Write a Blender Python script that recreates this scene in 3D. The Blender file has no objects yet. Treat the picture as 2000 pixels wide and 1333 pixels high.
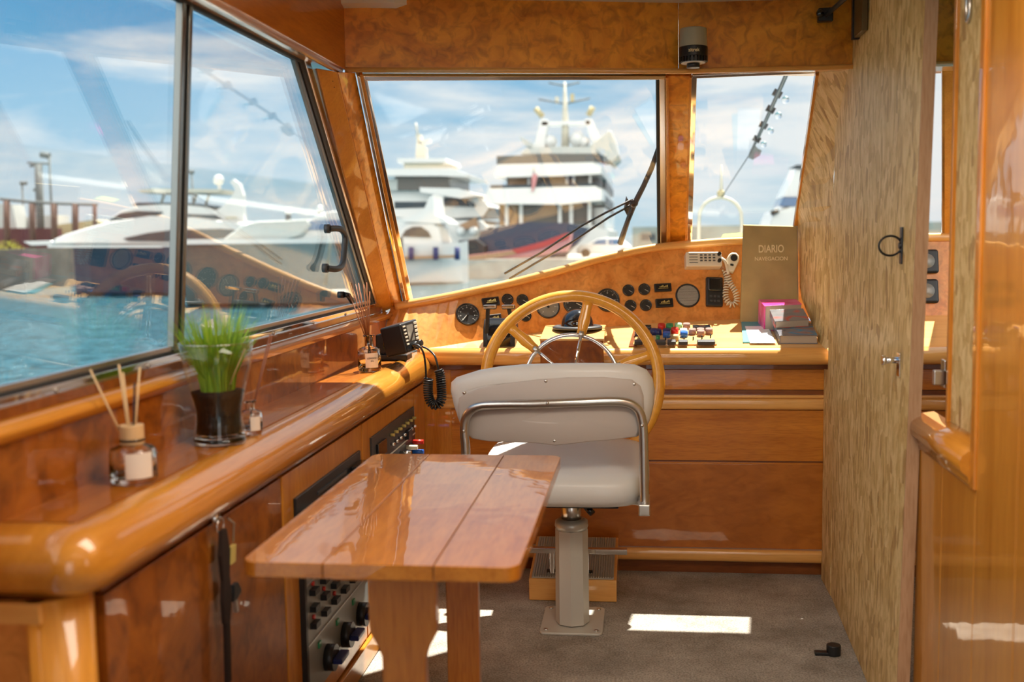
import bpy, bmesh, math, random
from math import sin, cos, pi, radians, sqrt, atan2
from mathutils import Matrix, Vector
random.seed(7)
S = bpy.context.scene
COL = S.collection
# ------------------------------------------------------------------ camera
F_PX = 2100.0
HC = 1.25
cam_d = bpy.data.cameras.new('camera'); cam = bpy.data.objects.new('camera', cam_d); COL.objects.link(cam)
cam_d.sensor_width = 36.0; cam_d.lens = F_PX / 2000.0 * 36.0
cam_d.clip_start = 0.05; cam_d.clip_end = 3000
CM = (Matrix.Rotation(radians(7.05), 3, 'Z') @ Matrix.Rotation(pi/2 - radians(5.45), 3, 'X') @ Matrix.Rotation(-.016, 3, 'Z'))
cam.matrix_world = Matrix.Translation((0, 0, HC)) @ CM.to_4x4()
cam_d.dof.use_dof = True; cam_d.dof.focus_distance = 3.55; cam_d.dof.aperture_fstop = 2.8
S.camera = cam
S.view_settings.view_transform = 'Standard'; S.view_settings.look = 'None'
S.view_settings.gamma = 1; S.view_settings.use_curve_mapping = False
S.view_settings.exposure = 0.0
CC = Vector((0, 0, HC))
S.cycles.max_bounces = 8; S.cycles.transparent_max_bounces = 16
S.cycles.glossy_bounces = 4; S.cycles.diffuse_bounces = 4; S.cycles.transmission_bounces = 6
S.cycles.sample_clamp_indirect = 4.0
S.cycles.caustics_reflective = False; S.cycles.caustics_refractive = False
S.cycles.use_adaptive_sampling = True; S.cycles.adaptive_threshold = 0.03
# ------------------------------------------------------------------ sun
sun_d = bpy.data.lights.new('sun', 'SUN'); sun = bpy.data.objects.new('sun', sun_d); COL.objects.link(sun)
sun_d.energy = 17.0; sun_d.angle = radians(.6); sun_d.color = (1, .94, .84)
sun.rotation_euler = Vector((.157, .41, 1)).to_track_quat('Z', 'Y').to_euler()
# ------------------------------------------------------------------ sky
W = bpy.data.worlds.new('sky'); S.world = W; W.use_nodes = True
nt = W.node_tree; nt.nodes.clear()
def N(t, nt=nt, **k):
    n = nt.nodes.new(t)
    for a, b in k.items(): setattr(n, a, b)
    return n
L_ = nt.links.new
tc = N('ShaderNodeTexCoord'); sep = N('ShaderNodeSeparateXYZ'); L_(tc.outputs['Generated'], sep.inputs[0])
grad = N('ShaderNodeValToRGB'); L_(sep.outputs['Z'], grad.inputs[0])
e = grad.color_ramp.elements
e[0].position = 0.0; e[0].color = (.56, .75, .84, 1)
e[1].position = 1.0; e[1].color = (.10, .30, .62, 1)
for p_, c_ in ((.05, (.42, .66, .82, 1)), (.12, (.27, .56, .80, 1)), (.2, (.14, .43, .74, 1)), (.4, (.16, .40, .68, 1))):
    q = e.new(p_); q.color = c_
mp = N('ShaderNodeMapping'); mp.inputs['Scale'].default_value = (1.5, 1.5, 9.0); mp.inputs['Rotation'].default_value = (.10, -.12, .3)
mp.inputs['Location'].default_value = (3.3, 1.2, .4)
L_(tc.outputs['Generated'], mp.inputs[0])
no = N('ShaderNodeTexNoise'); no.inputs['Scale'].default_value = 2.1; no.inputs['Detail'].default_value = 7; no.inputs['Roughness'].default_value = .6
no.inputs['Distortion'].default_value = .35
L_(mp.outputs[0], no.inputs['Vector'])
# more cloud towards +x (starboard bow) and above
ad = N('ShaderNodeMath', operation='MULTIPLY_ADD'); L_(sep.outputs['X'], ad.inputs[0]); ad.inputs[1].default_value = .26; ad.inputs[2].default_value = .06
ad2 = N('ShaderNodeMath', operation='ADD'); L_(ad.outputs[0], ad2.inputs[0]); L_(no.outputs[0], ad2.inputs[1])
cr = N('ShaderNodeValToRGB'); L_(ad2.outputs[0], cr.inputs[0]); cr.color_ramp.elements[0].position = .40; cr.color_ramp.elements[1].position = .63
mx = N('ShaderNodeMixRGB'); L_(cr.outputs[0], mx.inputs[0]); L_(grad.outputs[0], mx.inputs[1]); mx.inputs[2].default_value = (.88, .92, .94, 1)
# unseen bright sky bank astern, added to fill the cabin with light
b1 = N('ShaderNodeMath', operation='MULTIPLY_ADD'); L_(sep.outputs['Y'], b1.inputs[0]); b1.inputs[1].default_value = -1.6; b1.inputs[2].default_value = -.1; b1.use_clamp = True
mx2 = N('ShaderNodeMixRGB'); L_(b1.outputs[0], mx2.inputs[0]); L_(mx.outputs[0], mx2.inputs[1]); mx2.inputs[2].default_value = (2.9, 2.8, 2.65, 1)
bg = N('ShaderNodeBackground'); L_(mx2.outputs[0], bg.inputs[0]); bg.inputs[1].default_value = 1.0
wo = N('ShaderNodeOutputWorld'); L_(bg.outputs[0], wo.inputs[0])
# ------------------------------------------------------------------ unseen warm fill lights added under the ceiling, no fixtures
for i, (x, y) in enumerate(((.3, -.6), (.3, .5), (.12, 1.5))):
    ld = bpy.data.lights.new('fill_light', 'AREA'); lo = bpy.data.objects.new('fill_light', ld); COL.objects.link(lo)
    ld.shape = 'RECTANGLE'; ld.size = 1.1; ld.size_y = .5; ld.energy = (1, 1.5, 23)[i]; ld.color = (1, .88, .72)
    lo.location = (x, y, 1.93)

# ------------------------------------------------------------------ pixel -> place on a plane of the boat
def ray(px, py): return CM @ Vector(((px - 1000) / F_PX, -(py - 666.5) / F_PX, -1.0))
def P(px, py, ax, v):
    r = ray(px, py); t = (v - CC[ax]) / r[ax]; return CC + r * t
X, Y, Z = 0, 1, 2
def PL(px, py, n, p0):
    r = ray(px, py); n = Vector(n); return CC + r * (n.dot(Vector(p0) - CC) / n.dot(r))
# ------------------------------------------------------------------ mesh builder
class MB:
    def __init__(s): s.v = []; s.f = []; s.sm = []
    def add(s, vs, fs, smooth=False):
        b = len(s.v); s.v += [Vector(v) for v in vs]
        s.f += [tuple(i + b for i in f) for f in fs]; s.sm += [smooth] * len(fs); return s
    def box(s, c, d, rot=None, bev=0):
        hx, hy, hz = d[0]/2, d[1]/2, d[2]/2; c = Vector(c)
        vs = [Vector((a*hx, b*hy, g*hz)) for g in (-1, 1) for b in (-1, 1) for a in (-1, 1)]
        if rot is not None: vs = [rot @ v for v in vs]
        return s.add([v + c for v in vs], [(0,2,3,1),(4,5,7,6),(0,1,5,4),(2,6,7,3),(0,4,6,2),(1,3,7,5)])
    def bb(s, x0, x1, y0, y1, z0, z1):
        return s.box(((x0+x1)/2, (y0+y1)/2, (z0+z1)/2), (abs(x1-x0), abs(y1-y0), abs(z1-z0)))
    def prism(s, pts, off, smooth=False):
        pts = [Vector(p) for p in pts]; off = Vector(off); n = len(pts)
        s.add(pts + [p + off for p in pts], [tuple(range(n))[::-1], tuple(range(n, 2*n))])
        s.add(pts + [p + off for p in pts], [(i, (i+1) % n, n + (i+1) % n, n + i) for i in range(n)], smooth); return s
    def loft(s, rings, smooth=True, caps=True, closed=True):
        n = len(rings[0]); vs = [Vector(p) for r in rings for p in r]; fs = []
        for k in range(len(rings) - 1):
            for i in range(n if closed else n - 1):
                j = (i + 1) % n
                fs.append((k*n+i, k*n+j, (k+1)*n+j, (k+1)*n+i))
        s.add(vs, fs, smooth)
        if caps: s.add(rings[0], [tuple(range(n))[::-1]]); s.add(rings[-1], [tuple(range(n))])
        return s
    def cyl(s, p0, p1, r0, r1=None, n=20, caps=True, smooth=True):
        p0 = Vector(p0); p1 = Vector(p1); r1 = r0 if r1 is None else r1
        d = (p1 - p0).normalized(); u = d.orthogonal().normalized(); w = d.cross(u)
        R = [[p + (u*cos(a) + w*sin(a)) * r for a in [2*pi*i/n for i in range(n)]] for p, r in ((p0, r0), (p1, r1))]
        return s.loft(R, smooth, caps)
    def tube(s, path, r, n=10, closed=False, caps=True):
        path = [Vector(p) for p in path]; m = len(path); R = []
        rr = r if isinstance(r, (list, tuple)) else [r]*m
        t0 = ((path[1] - path[0]) if not closed else (path[1] - path[-1])).normalized(); u = t0.orthogonal().normalized()
        for i in range(m):
            a = path[(i-1) % m] if (closed or i > 0) else path[i]; b = path[(i+1) % m] if (closed or i < m-1) else path[i]
            t = (b - a).normalized(); u = (u - t*u.dot(t)).normalized(); w = t.cross(u)
            R.append([path[i] + (u*cos(2*pi*k/n) + w*sin(2*pi*k/n))*rr[i] for k in range(n)])
        if closed:
            # close with least twist
            best = min(range(n), key=lambda q: sum((R[0][(k+q) % n] - R[-1][k]).length for k in range(n)))
            R.append([R[0][(k+best) % n] for k in range(n)]); return s.loft(R, True, False)
        return s.loft(R, True, caps)
    def lathe(s, prof, c=(0,0,0), axis='z', n=32, smooth=True, rot=None):
        c = Vector(c); R = []
        for r, h in prof:
            ring = []
            for i in range(n):
                a = 2*pi*i/n
                v = Vector((r*cos(a), r*sin(a), h)) if axis == 'z' else Vector((r*cos(a), -h, r*sin(a)))
                if rot is not None: v = rot @ v
                ring.append(v + c)
            R.append(ring)
        return s.loft(R, smooth, True)
    def sphere(s, c, r, n=16, m=10, sc=(1,1,1), rot=None):
        c = Vector(c); R = []
        for k in range(1, m):
            ph = pi*k/m; R.append([Vector((r*sin(ph)*cos(2*pi*i/n)*sc[0], r*sin(ph)*sin(2*pi*i/n)*sc[1], -r*cos(ph)*sc[2])) for i in range(n)])
        if rot is not None: R = [[rot @ v for v in q] for q in R]
        R = [[v + c for v in q] for q in R]
        s.loft(R, True, False); z = Vector((0, 0, r*sc[2]))
        if rot is not None: z = rot @ z
        s.add([c - z] + R[0], [(0, 1 + (i+1) % n, 1 + i) for i in range(n)], True)
        s.add([c + z] + R[-1], [(0, 1 + i, 1 + (i+1) % n) for i in range(n)], True); return s
    def build(s, name, mat, parent=None, world=True, bev=0, sub=0, props=None, weld=False):
        me = bpy.data.meshes.new(name)
        o = bpy.data.objects.new(name, me); COL.objects.link(o)
        vs = s.v
        if parent is not None:
            o.parent = parent; m = WM.get(parent.name, Matrix.Identity(4)); WM[o.name] = m
            if world: mi = m.inverted(); vs = [mi @ v for v in vs]
        me.from_pydata([tuple(v) for v in vs], [], s.f)
        me.polygons.foreach_set('use_smooth', s.sm)
        bm = bmesh.new(); bm.from_mesh(me); bmesh.ops.remove_doubles(bm, verts=bm.verts, dist=1e-5)
        bmesh.ops.recalc_face_normals(bm, faces=bm.faces); bm.to_mesh(me); bm.free()
        mats = mat if isinstance(mat, list) else [mat]
        for q in mats: me.materials.append(q)
        if bev:
            b = o.modifiers.new('bevel', 'BEVEL'); b.width = bev; b.segments = 3; b.limit_method = 'ANGLE'; b.angle_limit = radians(40)
            b.harden_normals = False
            for p in me.polygons: p.use_smooth = True
            try:
                wn = o.modifiers.new('wn', 'WEIGHTED_NORMAL'); wn.keep_sharp = True
            except Exception: pass
        if sub:
            b = o.modifiers.new('sub', 'SUBSURF'); b.levels = sub; b.render_levels = sub
        for k, v in (props or {}).items(): o[k] = v
        return o
WM = {}
def thing(name, label, cat, loc=(0,0,0), group=None, rot=None):
    o = bpy.data.objects.new(name, None); COL.objects.link(o)
    m = Matrix.Translation(loc) @ (rot.to_4x4() if rot is not None else Matrix.Identity(4))
    o.matrix_world = m; WM[o.name] = m; o.empty_display_size = .05
    o['label'] = label; o['category'] = cat
    if group: o['group'] = group
    return o
def tag(o, label, cat, group=None, kind=None):
    o['label'] = label; o['category'] = cat
    if group: o['group'] = group
    if kind: o['kind'] = kind
    return o
def struct(o, label=None):
    o['kind'] = 'structure'
    if label: o['label'] = label; 
    return o
def dup(root, m, label=None, group=None):
    r = root.copy(); COL.objects.link(r); r.matrix_world = m; WM[r.name] = m
    if label: r['label'] = label
    if group: r['group'] = group
    for ch in list(root.children):
        c = ch.copy(); COL.objects.link(c); c.parent = r; WM[c.name] = m
        for g in list(ch.children):
            d = g.copy(); COL.objects.link(d); d.parent = c
    return r
def text_part(txt, size, m, mat, parent, name='lettering', ext=.0003, sx=1.0):
    cu = bpy.data.curves.new('txt', 'FONT'); cu.body = txt; cu.size = size; cu.align_x = 'CENTER'; cu.align_y = 'CENTER'; cu.extrude = ext; cu.offset = size*.018
    t = bpy.data.objects.new('txt', cu); COL.objects.link(t)
    dg = bpy.context.evaluated_depsgraph_get(); me = bpy.data.meshes.new_from_object(t.evaluated_get(dg))
    bpy.data.objects.remove(t); me.name = name
    m2 = m @ Matrix.Diagonal((sx, 1, 1, 1))
    if parent is not None: m2 = WM.get(parent.name, Matrix.Identity(4)).inverted() @ m2
    me.transform(m2); me.materials.clear(); me.materials.append(mat)
    o = bpy.data.objects.new(name, me); COL.objects.link(o)
    if parent is not None: o.parent = parent; WM[o.name] = WM.get(parent.name, Matrix.Identity(4))
    return o
# ------------------------------------------------------------------ materials
def new_mat(name):
    m = bpy.data.materials.new(name); m.use_nodes = True; return m, m.node_tree, m.node_tree.nodes['Principled BSDF']
def plain(name, c, rough=.5, metal=0, coat=0, spec=.5, trans=0, ior=1.45, emit=0, bump=0, bscale=200, var=0, vscale=4):
    m, t, b = new_mat(name)
    b.inputs['Base Color'].default_value = (*c, 1); b.inputs['Roughness'].default_value = rough; b.inputs['Metallic'].default_value = metal
    b.inputs['Coat Weight'].default_value = coat; b.inputs['Coat Roughness'].default_value = .05
    b.inputs['Specular IOR Level'].default_value = spec; b.inputs['Transmission Weight'].default_value = trans; b.inputs['IOR'].default_value = ior
    if emit: b.inputs['Emission Color'].default_value = (*c, 1); b.inputs['Emission Strength'].default_value = emit
    co = t.nodes.new('ShaderNodeTexCoord')
    if var:
        n = t.nodes.new('ShaderNodeTexNoise'); n.inputs['Scale'].default_value = vscale; n.inputs['Detail'].default_value = 6; t.links.new(co.outputs['Object'], n.inputs['Vector'])
        r = t.nodes.new('ShaderNodeValToRGB'); t.links.new(n.outputs[0], r.inputs[0]); r.color_ramp.elements[0].position = .3; r.color_ramp.elements[1].position = .7
        r.color_ramp.elements[0].color = (*[max(0, q*(1-var)) for q in c], 1); r.color_ramp.elements[1].color = (*[min(1, q*(1+var)) for q in c], 1)
        t.links.new(r.outputs[0], b.inputs['Base Color'])
    if bump:
        n = t.nodes.new('ShaderNodeTexNoise'); n.inputs['Scale'].default_value = bscale; t.links.new(co.outputs['Object'], n.inputs['Vector'])
        bp = t.nodes.new('ShaderNodeBump'); bp.inputs['Strength'].default_value = bump; bp.inputs['Distance'].default_value = .002
        t.links.new(n.outputs[0], bp.inputs['Height']); t.links.new(bp.outputs[0], b.inputs['Normal'])
    return m
def wood(name, dark, light, stretch=(1, 1, 14), scale=3, rough=.35, coat=.8, burl=0, croug=.04, streak=1.0):
    """varnished timber: long grain noise (stretch small along the grain), or burl swirls"""
    m, t, b = new_mat(name)
    co = t.nodes.new('ShaderNodeTexCoord'); mpn = t.nodes.new('ShaderNodeMapping'); mpn.inputs['Scale'].default_value = stretch
    t.links.new(co.outputs['Object'], mpn.inputs[0])
    n = t.nodes.new('ShaderNodeTexNoise'); n.inputs['Scale'].default_value = scale; n.inputs['Detail'].default_value = 9
    n.inputs['Roughness'].default_value = .62; n.inputs['Distortion'].default_value = 2.2 if burl else .25
    t.links.new(mpn.outputs[0], n.inputs['Vector'])
    r = t.nodes.new('ShaderNodeValToRGB'); r.color_ramp.elements[0].position = .30; r.color_ramp.elements[1].position = .68
    r.color_ramp.elements[0].color = (*dark, 1); r.color_ramp.elements[1].color = (*light, 1)
    t.links.new(n.outputs[0], r.inputs[0]); out = r.outputs[0]
    # fine figure / pores
    n2 = t.nodes.new('ShaderNodeTexNoise'); n2.inputs['Scale'].default_value = scale * (7 if burl else 9); n2.inputs['Detail'].default_value = 5
    n2.inputs['Distortion'].default_value = 1.0 if burl else 0
    t.links.new(mpn.outputs[0], n2.inputs['Vector'])
    r2 = t.nodes.new('ShaderNodeValToRGB'); r2.color_ramp.elements[0].position = .28 if burl else .25; r2.color_ramp.elements[1].position = .55
    k = .55 if burl else .78
    r2.color_ramp.elements[0].color = (k, k*.9, k*.8, 1); r2.color_ramp.elements[1].color = (1, 1, 1, 1)
    t.links.new(n2.outputs[0], r2.inputs[0])
    mu = t.nodes.new('ShaderNodeMixRGB'); mu.blend_type = 'MULTIPLY'; mu.inputs[0].default_value = streak
    t.links.new(out, mu.inputs[1]); t.links.new(r2.outputs[0], mu.inputs[2]); t.links.new(mu.outputs[0], b.inputs['Base Color'])
    b.inputs['Roughness'].default_value = rough; b.inputs['Coat Weight'].default_value = coat; b.inputs['Coat Roughness'].default_value = croug
    b.inputs['Coat IOR'].default_value = 1.5; b.inputs['Specular IOR Level'].default_value = .25
    n3 = t.nodes.new('ShaderNodeTexNoise'); n3.inputs['Scale'].default_value = 9; t.links.new(co.outputs['Object'], n3.inputs['Vector'])
    bp = t.nodes.new('ShaderNodeBump'); bp.inputs['Strength'].default_value = .08; bp.inputs['Distance'].default_value = .01
    t.links.new(n3.outputs[0], bp.inputs['Height']); t.links.new(bp.outputs[0], b.inputs['Coat Normal'])
    return m
M = {}
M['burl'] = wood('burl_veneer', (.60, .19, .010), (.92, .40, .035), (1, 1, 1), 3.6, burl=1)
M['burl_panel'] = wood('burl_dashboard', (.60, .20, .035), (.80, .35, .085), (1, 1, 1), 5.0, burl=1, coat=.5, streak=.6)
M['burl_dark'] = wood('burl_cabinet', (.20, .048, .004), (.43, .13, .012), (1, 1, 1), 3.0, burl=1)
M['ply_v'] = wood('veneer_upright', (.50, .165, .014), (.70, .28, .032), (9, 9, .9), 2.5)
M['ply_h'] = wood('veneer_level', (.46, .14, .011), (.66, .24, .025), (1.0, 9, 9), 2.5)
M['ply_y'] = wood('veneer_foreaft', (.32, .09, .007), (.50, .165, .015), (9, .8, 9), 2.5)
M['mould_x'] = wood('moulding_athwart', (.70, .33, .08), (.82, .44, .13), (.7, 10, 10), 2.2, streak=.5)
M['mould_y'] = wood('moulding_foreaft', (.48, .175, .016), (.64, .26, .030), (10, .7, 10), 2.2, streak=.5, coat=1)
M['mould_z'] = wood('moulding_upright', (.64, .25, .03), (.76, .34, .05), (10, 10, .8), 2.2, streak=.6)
M['desk'] = wood('desk_top', (.74, .40, .13), (.84, .50, .18), (.8, 9, 9), 2.0, streak=.4)
M['table'] = wood('table_plank', (.38, .12, .010), (.56, .21, .024), (6, .7, 6), 3.0, rough=.35, coat=.75, croug=.02)
M['table_leg'] = wood('table_leg_wood', (.40, .13, .018), (.54, .20, .03), (9, 9, .8), 2.5)
M['wheel'] = wood('wheel_wood', (.72, .30, .028), (.86, .42, .055), (3, 3, 3), 2.5, streak=.5)
M['plank'] = wood('door_planks', (.52, .19, .018), (.70, .30, .04), (8, 8, .6), 2.0, rough=.3, coat=1, croug=.03)
M['darkwood'] = wood('plinth_wood', (.16, .04, .006), (.26, .075, .012), (1, 8, 8), 3)
M['gap'] = plain('shadow_gap', (.02, .008, .004), .8)
M['chrome'] = plain('chrome', (.86, .86, .86), .08, 1)
M['steel'] = plain('brushed_steel', (.62, .60, .57), .28, 1, bump=.05, bscale=300)
M['alu'] = plain('satin_aluminium', (.60, .59, .57), .38, 1)
M['postpaint'] = plain('silver_grey_enamel', (.58, .56, .50), .33, .25)
M['bar'] = plain('window_bar_metal', (.20, .22, .22), .3, 1)
M['edge'] = wood('raw_board_edge', (.34, .19, .10), (.46, .28, .16), (9, 9, .9), 2.5, rough=.6, coat=.1)
M['paint_alu'] = plain('cream_painted_metal', (.55, .53, .47), .35, .3)
M['black'] = plain('black_plastic', (.012, .012, .013), .38)
M['blackgloss'] = plain('black_gloss', (.010, .010, .012), .08, coat=.6)
M['rubber'] = plain('rubber_seal', (.02, .022, .025), .6)
M['darkgrey'] = plain('dark_grey_plastic', (.05, .05, .052), .45)
M['vinyl'] = plain('white_vinyl', (.66, .64, .61), .42, coat=.15, bump=.12, bscale=260, var=.04)
M['vinyl_back'] = plain('grey_vinyl_shell', (.50, .44, .40), .45, var=.03)
M['silver_panel'] = plain('silver_faceplate', (.34, .36, .35), .42, .6)
M['red'] = plain('red_plastic', (.65, .03, .02), .3); M['green'] = plain('green_plastic', (.03, .25, .10), .3)
M['ltgreen'] = plain('pale_green_plastic', (.30, .60, .33), .3)
M['blue'] = plain('blue_plastic', (.02, .12, .5), .3); M['brown'] = plain('brown_button', (.30, .17, .14), .35)
M['navy'] = plain('navy_button', (.02, .03, .14), .3)
M['ivory'] = plain('ivory_plastic', (.72, .64, .50), .35); M['white'] = plain('white_plastic', (.8, .8, .78), .35)
M['tick'] = plain('dial_print', (.75, .74, .68), .5); M['amber'] = plain('amber_print', (.55, .42, .12), .5)
M['dial'] = plain('dial_black', (.022, .021, .020), .35, coat=.4); M['dialgrey'] = plain('dial_grey', (.22, .21, .18), .3, coat=.5)
M['reed'] = plain('natural_reed', (.62, .42, .22), .6); M['reed_brown'] = plain('amber_reed', (.24, .07, .015), .5)
M['reed_black'] = plain('black_reed', (.015, .013, .02), .5); M['cap_wood'] = plain('beech_cap', (.62, .40, .20), .5, var=.1, vscale=30)
M['label'] = plain('paper_label', (.74, .66, .58), .7); M['ink'] = plain('label_ink', (.12, .10, .09), .7)
M['soil'] = plain('dark_soil', (.010, .008, .007), .8, spec=.15, bump=1, bscale=150, var=.5, vscale=120)
M['paper'] = plain('white_paper', (.88, .88, .86), .6); M['pages'] = plain('page_edges', (.46, .38, .30), .8, bump=.3, bscale=400)
M['linen'] = plain('olive_linen', (.38, .28, .12), .75, bump=.25, bscale=600, var=.16, vscale=9)
M['gold'] = plain('faded_gilt', (.78, .64, .36), .5)
def glass_mat(name, tint=(1, 1, 1), F0=.04, smear=0):
    m = bpy.data.materials.new(name); m.use_nodes = True; t = m.node_tree; t.nodes.clear(); l = t.links.new
    g = t.nodes.new('ShaderNodeNewGeometry'); d = t.nodes.new('ShaderNodeVectorMath'); d.operation = 'DOT_PRODUCT'
    l(g.outputs['Normal'], d.inputs[0]); l(g.outputs['Incoming'], d.inputs[1])
    def mt(op, a, bb=None, c=None):
        n = t.nodes.new('ShaderNodeMath'); n.operation = op
        for i, q in enumerate((a, bb, c)):
            if q is None: continue
            if isinstance(q, (int, float)): n.inputs[i].default_value = q
            else: l(q, n.inputs[i])
        return n.outputs[0]
    ab = mt('ABSOLUTE', d.outputs['Value']); om = mt('SUBTRACT', 1.0, ab); p5 = mt('POWER', om, 5.0); fr = mt('MULTIPLY_ADD', p5, 1 - F0, F0)
    tr = t.nodes.new('ShaderNodeBsdfTransparent'); tr.inputs[0].default_value = (*tint, 1)
    gl = t.nodes.new('ShaderNodeBsdfGlossy'); gl.inputs['Roughness'].default_value = 0.0; gl.inputs[0].default_value = (1, 1, 1, 1)
    mxs = t.nodes.new('ShaderNodeMixShader'); l(fr, mxs.inputs[0]); l(tr.outputs[0], mxs.inputs[1]); l(gl.outputs[0], mxs.inputs[2])
    o = t.nodes.new('ShaderNodeOutputMaterial'); l(mxs.outputs[0], o.inputs[0]); return m
M['pane'] = glass_mat('window_glass', (.985, .995, .99), .052)
M['glass'] = plain('bottle_glass', (.97, .985, .98), 0.0, trans=1, ior=1.45)
M['vase'] = glass_mat('vase_glass', (.95, .965, .96), .028); M['screen'] = glass_mat('windscreen_glass', (.985, .995, .99), .026); M['vase_rim'] = glass_mat('vase_rim_glass', (.9, .93, .92), .22)
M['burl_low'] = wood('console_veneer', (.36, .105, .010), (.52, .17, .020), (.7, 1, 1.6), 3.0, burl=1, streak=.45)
M['liquid'] = plain('amber_oil', (.85, .62, .12), 0.0, trans=1, ior=1.4)
def osb_mat():
    m, t, b = new_mat('osb_board'); l = t.links.new
    co = t.nodes.new('ShaderNodeTexCoord'); mpn = t.nodes.new('ShaderNodeMapping'); mpn.inputs['Scale'].default_value = (1, 40, 15.0)
    l(co.outputs['Object'], mpn.inputs[0])
    nd = t.nodes.new('ShaderNodeTexNoise'); nd.inputs['Scale'].default_value = 4.5; nd.inputs['Detail'].default_value = 2; l(co.outputs['Object'], nd.inputs['Vector'])
    mxv = t.nodes.new('ShaderNodeMixRGB'); mxv.blend_type = 'LINEAR_LIGHT'; mxv.inputs[0].default_value = 1.0; l(mpn.outputs[0], mxv.inputs[1]); l(nd.outputs['Color'], mxv.inputs[2])
    vo = t.nodes.new('ShaderNodeTexVoronoi'); vo.inputs['Scale'].default_value = 1.3; vo.inputs['Randomness'].default_value = 1; l(mxv.outputs[0], vo.inputs['Vector'])
    r = t.nodes.new('ShaderNodeValToRGB'); s2 = t.nodes.new('ShaderNodeSeparateColor'); l(vo.outputs['Color'], s2.inputs[0]); l(s2.outputs[0], r.inputs[0])
    e = r.color_ramp.elements; e[0].position = 0; e[0].color = (.50, .31, .12, 1); e[1].position = 1; e[1].color = (.84, .62, .30, 1)
    q = e.new(.18); q.color = (.62, .41, .15, 1); q = e.new(.6); q.color = (.76, .54, .23, 1)
    n2 = t.nodes.new('ShaderNodeTexNoise'); n2.inputs['Scale'].default_value = 1.6; n2.inputs['Detail'].default_value = 8; n2.inputs['Roughness'].default_value = .72; l(mxv.outputs[0], n2.inputs['Vector'])
    r2 = t.nodes.new('ShaderNodeValToRGB'); l(n2.outputs[0], r2.inputs[0]); r2.color_ramp.elements[0].position = .30; r2.color_ramp.elements[1].position = .52
    r2.color_ramp.elements[0].color = (.66, .55, .40, 1)
    mu = t.nodes.new('ShaderNodeMixRGB'); mu.blend_type = 'MULTIPLY'; mu.inputs[0].default_value = 1; l(r.outputs[0], mu.inputs[1]); l(r2.outputs[0], mu.inputs[2])
    l(mu.outputs[0], b.inputs['Base Color']); b.inputs['Roughness'].default_value = .55; b.inputs['Specular IOR Level'].default_value = .2; b.inputs['Coat Weight'].default_value = .09; b.inputs['Coat Roughness'].default_value = .25
    bp = t.nodes.new('ShaderNodeBump'); bp.inputs['Strength'].default_value = .5; bp.inputs['Distance'].default_value = .0015; l(n2.outputs[0], bp.inputs['Height']); l(bp.outputs[0], b.inputs['Normal'])
    return m
M['osb'] = osb_mat()
def carpet_mat():
    m, t, b = new_mat('carpet'); l = t.links.new; co = t.nodes.new('ShaderNodeTexCoord')
    n = t.nodes.new('ShaderNodeTexNoise'); n.inputs['Scale'].default_value = 3.2; n.inputs['Detail'].default_value = 9; n.inputs['Roughness'].default_value = .7; l(co.outputs['Object'], n.inputs['Vector'])
    r = t.nodes.new('ShaderNodeValToRGB'); l(n.outputs[0], r.inputs[0]); r.color_ramp.elements[0].position = .32; r.color_ramp.elements[1].position = .68
    r.color_ramp.elements[0].color = (.24, .205, .165, 1); r.color_ramp.elements[1].color = (.58, .52, .45, 1)
    n2 = t.nodes.new('ShaderNodeTexNoise'); n2.inputs['Scale'].default_value = 170; n2.inputs['Detail'].default_value = 2; l(co.outputs['Object'], n2.inputs['Vector'])
    r2 = t.nodes.new('ShaderNodeValToRGB'); l(n2.outputs[0], r2.inputs[0]); r2.color_ramp.elements[0].position = .35; r2.color_ramp.elements[1].position = .6
    r2.color_ramp.elements[0].color = (.5, .5, .5, 1)
    mu = t.nodes.new('ShaderNodeMixRGB'); mu.blend_type = 'MULTIPLY'; mu.inputs[0].default_value = .8; l(r.outputs[0], mu.inputs[1]); l(r2.outputs[0], mu.inputs[2]); l(mu.outputs[0], b.inputs['Base Color'])
    b.inputs['Roughness'].default_value = 1; b.inputs['Specular IOR Level'].default_value = .1
    bp = t.nodes.new('ShaderNodeBump'); bp.inputs['Strength'].default_value = .9; bp.inputs['Distance'].default_value = .004; l(n2.outputs[0], bp.inputs['Height']); l(bp.outputs[0], b.inputs['Normal'])
    return m
M['carpet'] = carpet_mat()
# ================================================================== SETTING
XC = -.82; XB = -.955; ZS = .84
# floor and ceiling
struct(MB().bb(-1.0, 1.3, -1.2, 4.02, -.04, 0).build('floor', M['carpet']))
M['cream'] = plain('cream_headliner', (.74, .68, .56), .6)
struct(MB().bb(-.95, 1.3, -1.2, 3.42, 1.965, 1.985).build('ceiling', M['cream']))
# roof shell and its brow over the windscreen
ro = MB(); ro.prism([(-1.12,-1.2,1.995),(1.42,-1.2,1.995),(1.42,3.5,1.995),(.1,3.66,1.995),(-.66,3.24,1.995),(-1.0,3.1,1.995)], (0,0,.05))
ro.loft([[(-1.05,3.05,1.93),(-1.05,3.05,1.99),(-1.05,3.15,1.96),(-1.05,3.15,1.90)], [(-.72,3.15,1.94),(-.72,3.15,1.99),(-.72,3.26,1.95),(-.72,3.26,1.89)], [(-.58,3.3,1.94),(-.58,3.3,1.99),(-.58,3.64,1.93),(-.58,3.64,1.885)], [(-.14,3.5,1.95),(-.14,3.5,2.0),(-.14,4.05,1.93),(-.14,4.05,1.885)],
         [(.02,3.62,1.95),(.02,3.62,2.0),(.02,4.12,1.93),(.02,4.12,1.885)],
         [(.75,3.62,1.95),(.75,3.62,2.0),(.75,4.12,1.93),(.75,4.12,1.885)],
         [(1.40,3.45,1.95),(1.40,3.45,2.0),(1.40,3.9,1.93),(1.40,3.9,1.885)]], smooth=False)
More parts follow.
